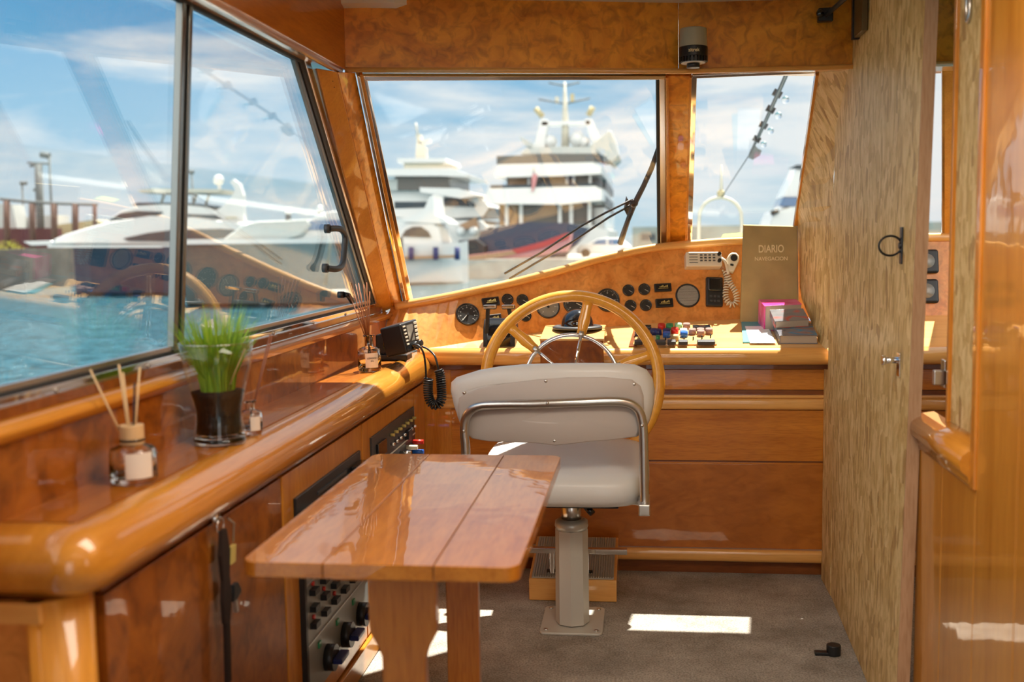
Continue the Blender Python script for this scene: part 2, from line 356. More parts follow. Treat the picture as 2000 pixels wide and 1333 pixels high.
struct(ro.build('roof', plain('white_gelcoat', (.8, .8, .78), .3)))
# left wall: riser between counter and sill, wall above the window
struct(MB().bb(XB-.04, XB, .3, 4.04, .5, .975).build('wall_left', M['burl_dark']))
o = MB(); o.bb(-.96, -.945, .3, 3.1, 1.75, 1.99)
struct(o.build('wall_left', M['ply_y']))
# sill moulding: rounded nose
def sweepY(prof, y0, y1):            # prof in (x,z)
    return [[(x, y, z) for x, z in prof] for y in (y0, y1)]
sp = [(XB-.075,.955),(XB+.004,.955),(XB+.012,.960),(XB+.017,.970),(XB+.018,.972),(XB+.013,.980),(XB+.004,.985),(XB-.01,.986),(XB-.075,.986)]
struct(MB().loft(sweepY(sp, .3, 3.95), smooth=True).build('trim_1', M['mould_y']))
struct(MB().bb(-.994, XB-.016, .3, 3.92, .9865, 1.004).build('trim_15', M['darkwood']))  # dark strip painting the shadow between sill and lower rail
# valence (upper left) and its bead
struct(MB().bb(-.885, -.866, .3, 3.135, 1.75, 1.97).build('trim_2', M['ply_y'], bev=.002))
o = MB(); o.tube([(-.882, .3, 1.748), (-.882, 3.12, 1.748)], .012, 12); o.bb(-.945, -.88, .3, 3.14, 1.748, 1.76)
struct(o.build('trim_3', M['mould_y']))
# header boards over the windscreen
hA = P(671,137,Z,1.75); hB = P(1325,140,Z,1.752); hC = P(1640,133,Z,1.755)
ZH = 1.965
def board(a, b, z0, z1, th, m, name):
    a = Vector(a); b = Vector(b); d = (b - a); n = Vector((-d.y, d.x, 0)).normalized() * th
    return MB().prism([(a.x,a.y,z0),(b.x,b.y,z0),(b.x,b.y,z1),(a.x,a.y,z1)], n)
hA2 = Vector((-.868, hA.y, 1.75))
struct(board(hA2, hB - Vector((.0006,0,0)), 1.75, ZH, .02, None, '').build('wall_front', M['burl']))
hR = Vector((1.28, hC.y + .01, 1.755))
struct(board(hB + Vector((.0006,0,0)), hR, 1.752, ZH, .02, None, '').build('wall_front', M['burl']))
# lower bead of header and soffit back to the windscreen
tl = PL  # alias
WBL = P(798,588,Y,4.05); WBR = P(1296,484,Y,4.36); WTL = P(704,150,Y,3.19)
WN = (WBR - WBL).cross(WTL - WBL).normalized()
WTR = PL(1291,150,WN,WBL)
RBL = P(1346,474,Y,4.37); RBR = P(1548,474,Y,4.37); RTL = P(1358,150,Y,WTR.y+.03)
RN = (RBR - RBL).cross(RTL - RBL).normalized(); RTR = PL(1597,139,RN,RBL)
o = MB(); o.tube([hA2+Vector((0,-.004,0)), hB+Vector((0,-.004,0)), hR+Vector((0,-.004,0))], .008, 10)
struct(o.build('trim_4', M['mould_x']))
o = MB(); o.prism([hA2, hB, hR, Vector((1.28,RTR.y+.08,1.765)), Vector((.62,RTR.y+.08,1.77)), WTR+Vector((.05,.05,.012)), WTL+Vector((-.04,.03,.012))], (0,0,.01))
struct(o.build('wall_front', M['mould_x']))
# corner post (two faces) between side window and windscreen
def post(bot, top, name, mat, bev=.003):
    return MB().loft([bot, top], smooth=False).build(name, mat, bev=bev)
pA0 = P(742,612,X,-.985); pB0 = P(767,602,Y,3.985); pC0 = P(788,596,Y,4.05)
pA1 = P(618,133,Y,3.00); pB1 = P(659,140,Y,3.07); pC1 = P(694,142,Y,3.17)
def v2(p, dx=0, dy=0, dz=0): return Vector((p.x+dx, p.y+dy, p.z+dz))
struct(post([pA0, pB0, v2(pB0,-.03,.05), v2(pA0,-.03,.03)], [pA1, pB1, v2(pB1,-.03,.05), v2(pA1,-.03,.03)], 'trim_5', M['mould_z']))
struct(post([pB0, pC0, v2(pC0,-.03,.05), v2(pB0,-.03,.045)], [pB1, pC1, v2(pC1,-.03,.05), v2(pB1,-.03,.045)], 'trim_6', M['burl']))
o = MB()
for px, py, k in ((693,331,.003),(703,386,.0012),(727,468,.003),(731,538,.0012),(636,176,.0022),(653,171,.001),(650,159,.001)):
    t_ = (py-140)/465; yy = 3.035 + t_*.93
    c = P(px, py, Y, yy - .003 if px < 700+60*t_ else yy); o.cyl(c, c + Vector((.3,-.9,.1))*.003, k*1.4, n=12)
tag(o.build('screw_plug', M['gap']), 'dark screw holes down the varnished corner post', 'screw hole'); bpy.data.objects['screw_plug']['kind'] = 'structure'
bpy.data.objects['screw_plug'].name = 'trim_7'
# ------------------------------------------------------------------ side windows
zb, zt = 1.005, 1.752
def xw(z): return -.99 + (z - 1.0) * (.056 / .745)
def wpt(y, z, dx=0): return Vector((xw(z) + dx, y, z))
def rail(name, pts, w, th, mat, parent, dx=0, **k):   # bar in the tilted side window plane: closed quad pts [(y,z)x4]
    a = [wpt(y, z, dx) for y, z in pts]; return MB().prism(a, (th, 0, 0)).build(name, mat, parent, **k)
def jy(z, off=0): return 3.905 + off - (z - 1.02) * (3.905 - 2.975) / (1.746 - 1.02)
win1 = thing('window_1', 'aft sliding side pane', 'window', (xw(zb), .5, zb)); win2 = thing('window_2', 'forward side pane', 'window', (xw(zb), 2.2, zb))
for w in (win1, win2):
    w['kind'] = 'structure'
    for k in ('category',): del w[k]
rail('pane', [(.4,zb+.02),(2.155,zb+.02),(2.155,zt-.012),(.4,zt-.012)], 0, .006, M['pane'], win1, dx=-.01)
rail('pane', [(2.20,zb+.02),(jy(zb,-.02),zb+.02),(jy(zt-.01,-.02),zt-.01),(2.20,zt-.01)], 0, .006, M['pane'], win2, dx=-.02)
# frames
def strip(name, y0, y1, z0, z1, th, mat, par, dx=0, bev=0): return rail(name, [(y0,z0),(y1,z0),(y1,z1),(y0,z1)], 0, th, mat, par, dx, bev=bev)
strip('lower_rail', .3, 3.9, zb-.004, zb+.014, .022, M['chrome'], win2, -.012, .002)
strip('lower_seal', .3, 3.88, zb+.014, zb+.020, .008, M['rubber'], win2, -.004)
strip('lower_track', .3, 3.86, zb+.020, zb+.030, .012, M['alu'], win2, -.012)
strip('upper_rail', .3, 2.99, zt-.004, zt+.014, .02, M['chrome'], win2, -.010, .002)
strip('upper_seal', .3, 3.0, zt-.012, zt-.004, .012, M['rubber'], win2, -.008)
strip('mullion', 2.150, 2.168, zb+.02, zt-.004, .016, M['bar'], win1, -.012, .002)
strip('mullion_seal', 2.168, 2.186, zb+.02, zt-.004, .008, M['rubber'], win1, -.010)
strip('mullion', 2.186, 2.202, zb+.02, zt-.004, .018, M['bar'], win2, -.014, .002)
def jamb(name, o0, o1, th, mat, dx): return rail(name, [(jy(zb+.0,o0),zb),(jy(zb,o1),zb),(jy(zt,o1),zt),(jy(zt,o0),zt)], 0, th, mat, win2, dx, bev=.0015)
jamb('front_seal', -.075, -.040, .012, M['rubber'], -.010); jamb('front_rail', -.105, -.075, .012, M['bar'], -.014); jamb('front_rail', -.040, 0.018, .014, M['chrome'], -.006)
# screws on the lower rail
o = MB()
for yy in (1.0, 1.35, 1.68, 2.02, 2.4, 2.75, 3.1, 3.45, 3.75):
    c = wpt(yy, zb + .004, .010); o.cyl(c, c + Vector((.003,0,0)), .004, n=10)
o.build('rail_screws', M['steel'], win2)
# window handle and latch
hp = [P(642,447,X,-.972), P(662,447,X,-.955), P(671,454,X,-.95), P(674,468,X,-.95), P(671,505,X,-.95), P(667,520,X,-.95), P(656,526,X,-.955), P(638,524,X,-.972)]
def smooth(pts, n=4):
    pts = [Vector(p) for p in pts]; out = []
    for i in range(len(pts)-1):
        p0 = pts[max(0,i-1)]; p1 = pts[i]; p2 = pts[i+1]; p3 = pts[min(len(pts)-1,i+2)]
        for k in range(n):
            t = k/n; out.append(.5*((2*p1)+(p2-p0)*t+(2*p0-5*p1+4*p2-p3)*t*t+(3*p1-p0-3*p2+p3)*t**3))
    return out + [pts[-1]]
o = MB().tube(smooth(hp,5), .010, 12)
for q in (hp[0], hp[-1]): o.cyl(q+Vector((-.012,0,0)), q+Vector((.004,0,0)), .014, n=16)
o.build('handle', M['darkgrey'], win2)
q = P(672,576,X,-.965)
MB().tube([q, P(680,577,X,-.955), P(688,590,X,-.95)], .009, 10).cyl(q+Vector((-.02,0,0)), q, .011, n=14).build('latch', M['black'], win2)
# ------------------------------------------------------------------ windscreen
def pane_box(pts, n, th, name, mat, par): return MB().prism(pts, n*th).build(name, mat, par)
w3 = thing('window_3', '', '', WBL); w4 = thing('window_4', '', '', RBL)
for w in (w3, w4):
    w['kind'] = 'structure'
    del w['label']; del w['category']
wn = WN if WN.y > 0 else -WN; rn = RN if RN.y > 0 else -RN
BL = PL(801,600,WN,WBL); BR = PL(1297,505,WN,WBL); TLp = PL(703,146,WN,WBL); TRp = PL(1291,146,WN,WBL)
pane_box([BL,BR,TRp,TLp], wn, .006, 'pane', M['screen'], w3)
rBL = PL(1346,480,RN,RBL); rBR = PL(1545,480,RN,RBL); rTL = PL(1358,146,RN,RBL); rTR = PL(1599,136,RN,RBL)
pane_box([rBL,rBR,rTR,rTL], rn, .006, 'pane', M['screen'], w4)
def fr(name, q, n, p0, th, mat, par, back=.012, bev=.0015):  # q: 4 pixels on the pane plane
    pts = [PL(a, b, n, p0) for a, b in q]; nn = n if Vector(n).y > 0 else -n
    return MB().prism([p - nn*back for p in pts], nn*th).build(name, mat, par, bev=bev)
# left side: burl edge bead, chrome strips
fr('side_rail', [(695,142),(701,142),(797,606),(790,606)], WN, WBL, .02, M['chrome'], w3, .018)
fr('side_bead', [(701,142),(708,142),(803,606),(797,606)], WN, WBL, .02, M['mould_z'], w3, .012)
fr('side_rail', [(708,146),(716,150),(811,606),(803,606)], WN, WBL, .012, M['chrome'], w3, .008)
fr('top_rail', [(708,144),(1300,145),(1300,151),(712,153)], WN, WBL, .014, M['chrome'], w3, .012)
fr('top_seal', [(712,153),(1290,151),(1290,154),(713,156)], WN, WBL, .010, M['rubber'], w3, .006)
fr('side_seal', [(1281,150),(1286,150),(1289,492),(1284,492)], WN, WBL, .010, M['rubber'], w3, .006)
fr('side_rail', [(1286,150),(1297,150),(1300,490),(1289,490)], WN, WBL, .014, M['steel'], w3, .010)
fr('side_bead', [(1297,145),(1302,145),(1306,490),(1300,490)], WN, WBL, .03, M['mould_z'], w3, .02)
fr('side_rail', [(1350,148),(1361,148),(1351,478),(1341,478)], RN, RBL, .014, M['chrome'], w4, .010)
fr('side_bead', [(1345,144),(1351,144),(1342,478),(1336,478)], RN, RBL, .03, M['mould_z'], w4, .02)
fr('top_rail', [(1352,144),(1604,134),(1602,139),(1352,150)], RN, RBL, .014, M['chrome'], w4, .010)
fr('side_bead', [(1592,139),(1600,139),(1552,470),(1545,470)], RN, RBL, .03, M['mould_z'], w4, .02)
pts = [PL(a,b,RN,RBL) for a,b in ((1302,140),(1347,140),(1339,484),(1305,486))]
struct(MB().prism([p - rn*.022 for p in pts], rn*.05).build('trim_8', M['burl'], bev=.002))
# outer starboard wall of the windscreen beyond the board
struct(MB().prism([PL(a,b,RN,RBL) for a,b in ((1840,128),(1990,124),(1990,480),(1840,480))], rn*.02).build('trim_9', M['mould_z']))
w5 = thing('window_5', '', '', RBR); w5['kind'] = 'structure'; del w5['label']; del w5['category']
pane_box([PL(a,b,RN,RBL) for a,b in ((1650,470),(1845,470),(1845,128),(1650,134))], rn, .006, 'pane', M['pane'], w5)
# starboard side wall (low) and side window posts
o = MB(); o.bb(1.27, 1.31, -1.2, 4.3, -.04, .95); o.bb(1.27, 1.31, -1.2, 3.5, 1.78, 1.99)
o.bb(1.27, 1.31, -1.2, .3, .95, 1.78); o.bb(1.27, 1.31, 1.7, 3.0, .95, 1.78)
struct(o.build('wall_right', M['ply_y']))
struct(MB().bb(-1.35, -.05, -1.3, -1.26, -.04, 1.99).bb(1.0, 1.31, -1.3, -1.26, -.04, 1.99).build('wall_back', M['ply_v']))  # unseen bulkhead, put in to keep light off the port side
# ================================================================== LEFT COUNTER
ctr = thing('side_counter', 'long varnished counter under the side windows with thick rounded edge', 'counter', (XC, 2.6, ZS-.1))
MB().bb(XB-.4, -.842, 1.475, 1.60, ZS-.03, ZS).bb(XB, -.842, 1.60, 3.93, ZS-.03, ZS).build('shelf', M['ply_y'], ctr)
# rounded edge: profile (x,z), swept along Y then round the aft corner
YE = 1.40   # outer face of the aft return
prof = [(-.842,ZS-.001),(-.832,ZS+.001),(-.818,ZS-.001),(-.802,ZS-.008),(-.788,ZS-.020),(-.778,ZS-.037),(-.774,ZS-.056),(-.777,ZS-.075),(-.787,ZS-.090),(-.800,ZS-.098),(-.842,ZS-.099)]
R = []
for y in (3.93, 3.3, 2.6, 2.0, 1.5): R.append([Vector((x, y, z)) for x, z in prof])
# quarter turn around centre (xc,yc)
xc = -.842; yc = 1.475
for k in range(1, 9):
    a = k * pi/2 / 8; R.append([Vector((xc + (x-xc)*cos(a), yc - (x-xc)*sin(a)*1.15, z)) for x, z in prof])
R.append([Vector((-1.35, yc - (x-xc)*1.15, z)) for x, z in prof])
# let the profile's inner end sit on the corner
MB().loft(R, smooth=True).build('rounded_edge', M['mould_y'], ctr)
# aft end: rounded corner post and burl end panel below the edge
ce = thing('counter_end', 'rounded end of the side cabinets nearest the viewer, burl panel and corner post', 'cabinet', (XC-.1, 1.45, 0))
o = MB(); ring = []
for k in range(0, 9):
    a = k*pi/2/8; ring.append((-.88+.062*cos(a), 1.475-.062*sin(a)*1.15))
ring += [(-.885, 1.405), (-.885, 1.48)]
o.loft([[(x, y, z) for x, y in ring] for z in (0, ZS-.1)], smooth=True); o.build('corner_post', M['mould_z'], ce)
MB().bb(-1.35, -.884, 1.412, 1.44, 0, ZS-.1).build('end_panel', M['burl_panel'], ce)
MB().bb(-1.35, -.86, 1.398, 1.42, ZS-.13, ZS-.1).build('top_bead', M['mould_x'], ce)
# cabinets along the side
def cy(px, py): return P(px, py, X, XC)
ys = [1.505, cy(549,925).y, cy(706,822).y, cy(808,757).y, 3.93]
zc0 = .075; zc1 = ZS-.105
labels = ['dark burl cabinet door unit with keys in its lock', 'cabinet unit with a long black recessed panel, second from the helm corner', 'cabinet unit holding the electronics panel, nearest the helm', 'narrow plain filler cabinet in the corner by the helm']
for i in range(4):
    y0, y1 = ys[i], ys[i+1]
    t = thing('side_cabinet', labels[i], 'cabinet', (XC-.05, (y0+y1)/2, 0), 'cabinet units under the side counter')
    MB().bb(XB, XC-.022, y0, y1, zc0, zc1).build('body', M['gap'], t)
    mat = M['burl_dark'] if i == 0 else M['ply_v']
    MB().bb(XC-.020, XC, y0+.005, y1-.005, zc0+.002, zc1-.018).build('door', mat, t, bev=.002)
    MB().bb(XC-.020, XC-.002, y0, y1, zc1-.012, zc1+.006).build('top_rail', M['darkwood'], t)
MB().bb(XB, XC+.01, 1.52, 3.93, 0, .072).build('trim_10', M['mould_y'], bev=.006)
bpy.data.objects['trim_10']['kind'] = 'structure'
# ---- black stereo panel
def qX(ax, ay, bx, by, x=XC):   # box on the cabinet front spanning from pixel a (aft) to pixel b (forward)
    a = P(ax, ay, X, x); b = P(bx, by, X, x); return a, b
a = cy(572,975); b = cy(700,915); c = cy(572,1040)
z_hi = cy(572,975).z; z_lo = z_hi - .105
st = thing('radio_recess_panel', 'long black panel set into the side cabinet beside the table', 'panel', (XC, a.y, z_lo))
MB().bb(XC, XC+.008, a.y, b.y, z_lo, z_hi).build('faceplate', M['black'], st, bev=.002)
MB().bb(XC+.008, XC+.03, b.y-.11, b.y-.01, z_lo+.012, z_hi-.025).build('hinged_cover', M['blackgloss'], st, bev=.003)
MB().bb(XC+.008, XC+.034, a.y+.05, a.y+.13, z_lo+.03, z_hi-.04).build('hinged_cover', M['blackgloss'], st, bev=.003)
MB().bb(XC+.008, XC+.012, a.y+.16, b.y-.16, z_hi-.03, z_hi-.022).build('trim_bar', M['darkgrey'], st)
# ---- electronics panel near helm
a = cy(722,856); b = cy(806,802); z1 = a.z; z0 = z1-.19
ep = thing('electronics_panel', 'black electronics panel with rows of small switches and jacks in the side cabinet', 'control panel', (XC, a.y, z0))
MB().bb(XC, XC+.006, a.y, b.y, z0, z1).build('faceplate', M['darkgrey'], ep, bev=.001)
MB().bb(XC+.006, XC+.008, a.y, b.y, z0+.092, z0+.096).build('seam_line', M['tick'], ep)
MB().bb(XC+.006, XC+.014, a.y+.05, a.y+.16, z1-.075, z1-.03).build('display', M['blackgloss'], ep, bev=.002)
for r_ in range(2):
    for k in range(7):
        yy = a.y + .24 + k*.055; zz = z1 - .035 - r_*.03
        MB().cyl((XC+.006,yy,zz), (XC+.02,yy,zz), .005, n=10).build('toggle_switch' if r_ else 'indicator_lamp', M['chrome'] if r_ else M['amber'], ep)
for k, mk in enumerate(('red','ivory','chrome','blue','ivory','chrome')):
    yy = b.y - .04 - (k % 3)*.10; zz = z1 - .12 - (k//3)*.035
    MB().cyl((XC+.006,yy,zz), (XC+.045,yy,zz), .008, n=12).build('knob', M[mk], ep)
MB().bb(XC+.006, XC+.02, b.y-.16, b.y-.10, z1-.09, z1-.06).build('knob_block', M['black'], ep)
# ---- breaker / switch panel, silver
a = cy(590,1200); b = cy(716,1170)
sw = thing('breaker_panel', 'tall silver breaker panel with black switches and red lamps low in the side cabinet', 'control panel', (XC, a.y, .1))
za, zb_ = .13, .56; ya, yb = a.y, b.y
MB().bb(XC, XC+.006, ya, yb, za, zb_).build('faceplate', M['silver_panel'], sw, bev=.001)
MB().bb(XC, XC+.014, ya-.014, ya, za-.01, zb_+.01).build('side_frame', M['black'], sw)
for zz in (.27, .42): MB().bb(XC+.006, XC+.009, ya, yb, zz-.002, zz+.002).build('seam_line', M['alu'], sw)
W_ = yb - ya
for (z0_, z1_) in ((.29, .41), (.44, .55)):
    for r_ in range(3):
        for k in range(6):
            yy = ya + W_*(.10 + k*.15); zz = z1_ - .014 - r_*.042
            MB().bb(XC+.006, XC+.022, yy-.018, yy+.018, zz-.007, zz+.007).build('rocker_switch', M['black'], sw)
            if (k + r_) % 2 == 0: MB().cyl((XC+.006,yy+.004,zz+.017), (XC+.012,yy+.004,zz+.017), .006, n=10).build('indicator_lamp', M['red'], sw)
for k in range(3):
    yy = ya + W_*(.28 + .27*k)
    kb = MB().cyl((XC+.006,yy,.185), (XC+.03,yy,.185), .034, n=20); kb.build('rotary_switch', M['black'], sw)
    MB().bb(XC+.03, XC+.055, yy-.03, yy+.04, .178, .192).build('switch_lever', M['navy'], sw, bev=.003)
    MB().bb(XC+.006, XC+.010, yy-.07, yy-.05, .235, .25).build('indicator_tag', M['green'], sw)
# ---- keys hanging from the lock
kp = cy(412,1012); kt = thing('key_bunch', 'bunch of keys on a dark strap hanging from the lock of the near cabinet', 'keys', kp)
MB().cyl((XC,kp.y,kp.z), (XC+.016,kp.y,kp.z), .010, n=14).build('lock_barrel', M['chrome'], kt)
ring = [(XC+.018, kp.y+.016*cos(t), kp.z-.016+.016*sin(t)) for t in [2*pi*i/20 for i in range(20)]]
MB().tube(ring, .0016, 6, closed=True).build('split_ring', M['chrome'], kt)
def strap(px, pts, w, mat, nm):
    pts = [cy(*q) for q in pts]; o = MB()
    R = [[Vector((XC+.018, p.y-ww, p.z)), Vector((XC+.018, p.y+ww, p.z)), Vector((XC+.026, p.y+ww, p.z)), Vector((XC+.026, p.y-ww, p.z))] for p, ww in zip(pts, w)]
    return o.loft(R, smooth=False).build(nm, mat, kt)
strap(0, [(413,1035),(416,1080),(418,1130),(420,1170),(420,1215)], (.010,.022,.014,.020,.012), M['gap'], 'leather_strap')
strap(0, [(432,1066),(431,1100)], (.012,.012), M['amber'], 'brass_key')
strap(0, [(437,1140),(440,1160),(436,1172)], (.010,.020,.012), M['black'], 'plastic_key')
strap(0, [(438,1172),(440,1195)], (.005,.004), M['steel'], 'key_blade')
MB().tube([cy(425,1012)+Vector((.02,0,0)), cy(438,1022)+Vector((.02,0,0)), cy(436,1058)+Vector((.02,0,0))], .002, 6).build('chain', M['steel'], kt)
strap(0, [(421,1215),(424,1333)], (.009,.009), M['gap'], 'strap_tail')
# ================================================================== HELM CONSOLE
con = thing('helm_console', 'wide varnished helm console across the front with curved instrument board', 'console', (.1, 3.95, 0))
BASE = [(-.954,3.78),(-.85,3.845),(-.75,3.89),(-.6,3.975),(-.366,4.08),(0,4.17),(.37,4.235),(.65,4.26),(1.27,4.27)]
def dz(y): return max(ZS, .852 + .2*(y-3.87))
TOPP = [(772,600,3.98),(800,594,3.99),(850,585,4.01),(900,575,4.035),(950,564,4.07),(1000,553,4.11),(1050,540,4.14),(1100,527,4.17),(1150,512,4.20),(1200,500,4.235),(1250,489,4.265),(1300,482,4.29),(1380,475,4.31),(1450,471,4.32),(1600,468,4.33),(1960,461,4.34)]
TOP = [P(a,b,Y,y) for a, b, y in TOPP]
def interp(tab, x):
    if x <= tab[0][0]: return tab[0][1:]
    for p, q in zip(tab, tab[1:]):
        if x <= q[0]:
            t = (x-p[0])/(q[0]-p[0]); return [p[i]+(q[i]-p[i])*t for i in range(1, len(p))]
    return tab[-1][1:]
TT = [(p.x, p.y, p.z) for p in TOP]
def panel(x, t):
    yb, = interp(BASE, x); yt, zt_ = interp(TT, x); zb_ = dz(yb); return Vector((x, yb+(yt-yb)*t, zb_+(zt_-zb_)*t))
def hit(px, py):
    r = ray(px, py); lo, hi = 3.5/r.y, 4.8/r.y
    def f(t):
        p = CC + r*t; yb, = interp(BASE, p.x); yt, zt_ = interp(TT, p.x); zb_ = dz(yb)
        return p.y - (yb + (yt-yb)*(p.z-zb_)/(zt_-zb_))
    for _ in range(50):
        m = (lo+hi)/2
        if f(m) > 0: hi = m
        else: lo = m
    p = CC + r*lo; e = .01
    def ysf(x, z):
        yb, = interp(BASE, x); yt, zt_ = interp(TT, x); zb_ = dz(yb); return yb + (yt-yb)*(z-zb_)/(zt_-zb_)
    gx = (ysf(p.x+e, p.z)-ysf(p.x-e, p.z))/(2*e); gz = (ysf(p.x, p.z+e)-ysf(p.x, p.z-e))/(2*e)
    n = Vector((gx, -1, gz)).normalized(); return p, n
def pframe(p, n, off=0):    # matrix: local x right, z up, -y out of the panel
    y = -n; x = y.cross(Vector((0,0,1))).normalized(); z = x.cross(y).normalized()
    m = Matrix((x, y, z)).transposed().to_4x4(); m.translation = p + n*off; return m
# instrument board: a solid 15 mm board
o = MB(); NX = 60; xs = [-.953 + (1.262+.953)*i/NX for i in range(NX+1)]
R = []
for x in xs:
    a = panel(x, 0); b = panel(x, 1); R.append([a, b, b+Vector((0,.015,0)), a+Vector((0,.015,0))])
o.loft(R, smooth=False); o.build('instrument_board', M['burl_panel'], con)
MB().tube([Vector(p)+Vector((0,-.004,0)) for p in smooth(TOP, 3)], .0165, 14).build('top_moulding', M['mould_x'], con)
# outer ledge between board and glass
MB().loft([[panel(x,1)+Vector((0,0,-.012)), panel(x,1)+Vector((0,.16,-.03)), panel(x,1)+Vector((0,.16,-.045)), panel(x,1)+Vector((0,0,-.03))] for x in xs], smooth=False).build('glass_ledge', M['mould_x'], con)
# desk
yF = 3.868
MB().loft([[Vector((x, yF, .852)), Vector((x, interp(BASE,x)[0]+.01, dz(interp(BASE,x)[0]+.01))), Vector((x, interp(BASE,x)[0]+.01, dz(interp(BASE,x)[0])-.03)), Vector((x, yF, .82))] for x in [-.83+.02*i for i in range(106)] if interp(BASE,x)[0] > yF-.04], smooth=False).build('desk_top', M['desk'], con)
pf = [(yF+.005,.8525),(yF-.004,.853),(yF-.018,.850),(yF-.030,.840),(yF-.036,.825),(yF-.034,.808),(yF-.026,.797),(yF-.012,.791),(yF+.03,.790),(yF+.03,.83)]
MB().loft([[Vector((x, y, z)) for y, z in pf] for x in (-.815, -.3, .3, 1.265)], smooth=True).build('front_rim', M['mould_x'], con)
# console front: boards, mouldings, plinth  (z heights from the photo)
YC = 3.94
def cf(z0, z1, y, m, nm, bev=.002, x0=-.80, x1=1.26): return MB().bb(x0, x1, y, YC+.03, z0, z1).build(nm, m, con, bev=bev)
cf(.765, .792, YC-.012, M['darkwood'], 'shadow_rail')
cf(.690, .764, YC-.004, M['ply_h'], 'drawer_front')
cf(.672, .688, YC+.002, M['darkwood'], 'reveal', 0)  # dark wood colour stands in for the shadow in this recess
cf(.618, .660, YC-.020, M['mould_x'], 'middle_moulding', .012)
cf(.660, .672, YC-.012, M['mould_x'], 'moulding_step', .003)
cf(.428, .616, YC-.004, M['ply_h'], 'drawer_front')
cf(.418, .426, YC+.002, M['darkwood'], 'reveal', 0)
cf(.416, .4215, YC-.001, M['ply_h'], 'panel_lip', 0)
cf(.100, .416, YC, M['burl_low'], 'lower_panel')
cf(.052, .098, YC-.022, M['mould_x'], 'base_moulding', .014)
cf(.0, .052, YC+.02, M['darkwood'], 'plinth', .001)
MB().bb(-.85, -.72, YC-.008, YC+.03, .0, .80).build('corner_stile', M['ply_v'], con, bev=.004)
# ------------------------------------------------------------------ gauges
def face_disc(r, mat, root, y0, y1, nm): return MB().lathe([(0.0001, y0), (r, y0), (r, y1), (0.0001, y1)], axis='y', n=40, smooth=False).build(nm, mat, root, world=False)
def gauge(px, py, rpx, label, ang, kind='big', grp=None, ticks=30, numbers=True, glare=False):
    p, n = hit(px, py); k = (p - CC).length / F_PX; r = rpx * k
    m = pframe(p, n); g = thing('instrument_gauge', label, 'gauge', p, grp, rot=m.to_3x3())
    # bezel
    MB().lathe([(r*.90,-.001),(r*.90,.0075),(r*.95,.010),(r*1.0,.008),(r*1.03,.003),(r*1.03,-.001)], axis='y', n=44).build('bezel', M['blackgloss'], g, world=False)
    fc = face_disc(r*.93, M['dialgrey'] if glare else M['dial'], g, 0, .004, 'dial_face')  # glare is painted in as a grey dial face
    o = MB(); a0, a1 = radians(-45), radians(225)
    for i in range(ticks+1):
        a = a0 + (a1-a0)*i/ticks; L = .12 if i % 5 == 0 else .06
        rot = Matrix.Rotation(-a, 3, 'Y') ; c = rot @ Vector((r*(.86-L/2), 0, 0)); o.box((c.x, -.0045, c.z), (r*L, .0006, r*(.022 if i % 5 == 0 else .012)), rot)
    if numbers:
        for i in range(0, ticks+1, 5):
            a = a0 + (a1-a0)*i/ticks; c = Vector((r*.62*cos(a), 0, r*.62*sin(a)))
            o.box((c.x, -.0045, c.z), (r*.10, .0006, r*.03)); o.box((c.x-r*.03, -.0045, c.z), (r*.022, .0006, r*.10))
    o.build('dial_marks', M['tick'], fc, world=False)
    o = MB(); rot = Matrix.Rotation(-ang, 3, 'Y'); c = rot @ Vector((r*.32, 0, 0)); o.box((c.x, -.0062, c.z), (r*.86, .0012, r*.045), rot); o.build('needle', M['tick'], fc, world=False)
    face_disc(r*.10, M['black'], fc, .004, .009, 'needle_hub')
    return g
G1 = 'round gauges on the instrument board'
gauge(913,615,23,'large round gauge at far left of the instrument board', radians(228), ticks=40)
gauge(991,586,11.5,'small round gauge above the right throttle lever', radians(20), ticks=15, numbers=False)
gauge(1020,587,11.5,'small upper round gauge just left of the wheel rim', radians(-30), ticks=15, numbers=False)
gauge(1026,618,11.5,'small lower round gauge seen just inside the wheel rim at left', radians(-30), ticks=15, numbers=False)
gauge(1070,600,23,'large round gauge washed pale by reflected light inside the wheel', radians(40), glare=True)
gauge(1123,592,23,'large dark round gauge behind the black compass', radians(-30))
gauge(1187,587,23,'large round gauge crossed by the upper right wheel rim', radians(200))
gauge(1227,568,11.5,'small gauge, upper left of the four right of the wheel', radians(-30), ticks=15, numbers=False)
gauge(1258,566,11.5,'small gauge, upper right of the four right of the wheel', radians(-32), ticks=15, numbers=False)
gauge(1231,598,11.5,'small gauge, lower left of the four right of the wheel', radians(-30), ticks=15, numbers=False)
gauge(1261,597,11.5,'small gauge, lower right of the four right of the wheel', radians(-32), ticks=15, numbers=False)
# round speaker grille
p, n = hit(1343,578); k = (p-CC).length/F_PX; r = 23*k
sp_ = thing('round_speaker', 'round grey grille on the instrument board, left of the black handset', 'speaker', p, rot=pframe(p, n).to_3x3())
MB().lathe([(r*.90,-.001),(r*.90,.006),(r*.96,.009),(r*1.03,.004),(r*1.03,-.001)], axis='y', n=44).build('rim', M['black'], sp_, world=False)
face_disc(r*.92, M['dialgrey'], sp_, 0, .003, 'grille_back')
o = MB()
for i in range(-8, 9):
    h = i*r*.1; L = sqrt(max(0, (r*.88)**2 - h*h)); o.bb(-L, L, -.0045, -.003, h-.0009, h+.0009)
o.build('grille_bars', M['alu'], sp_, world=False)
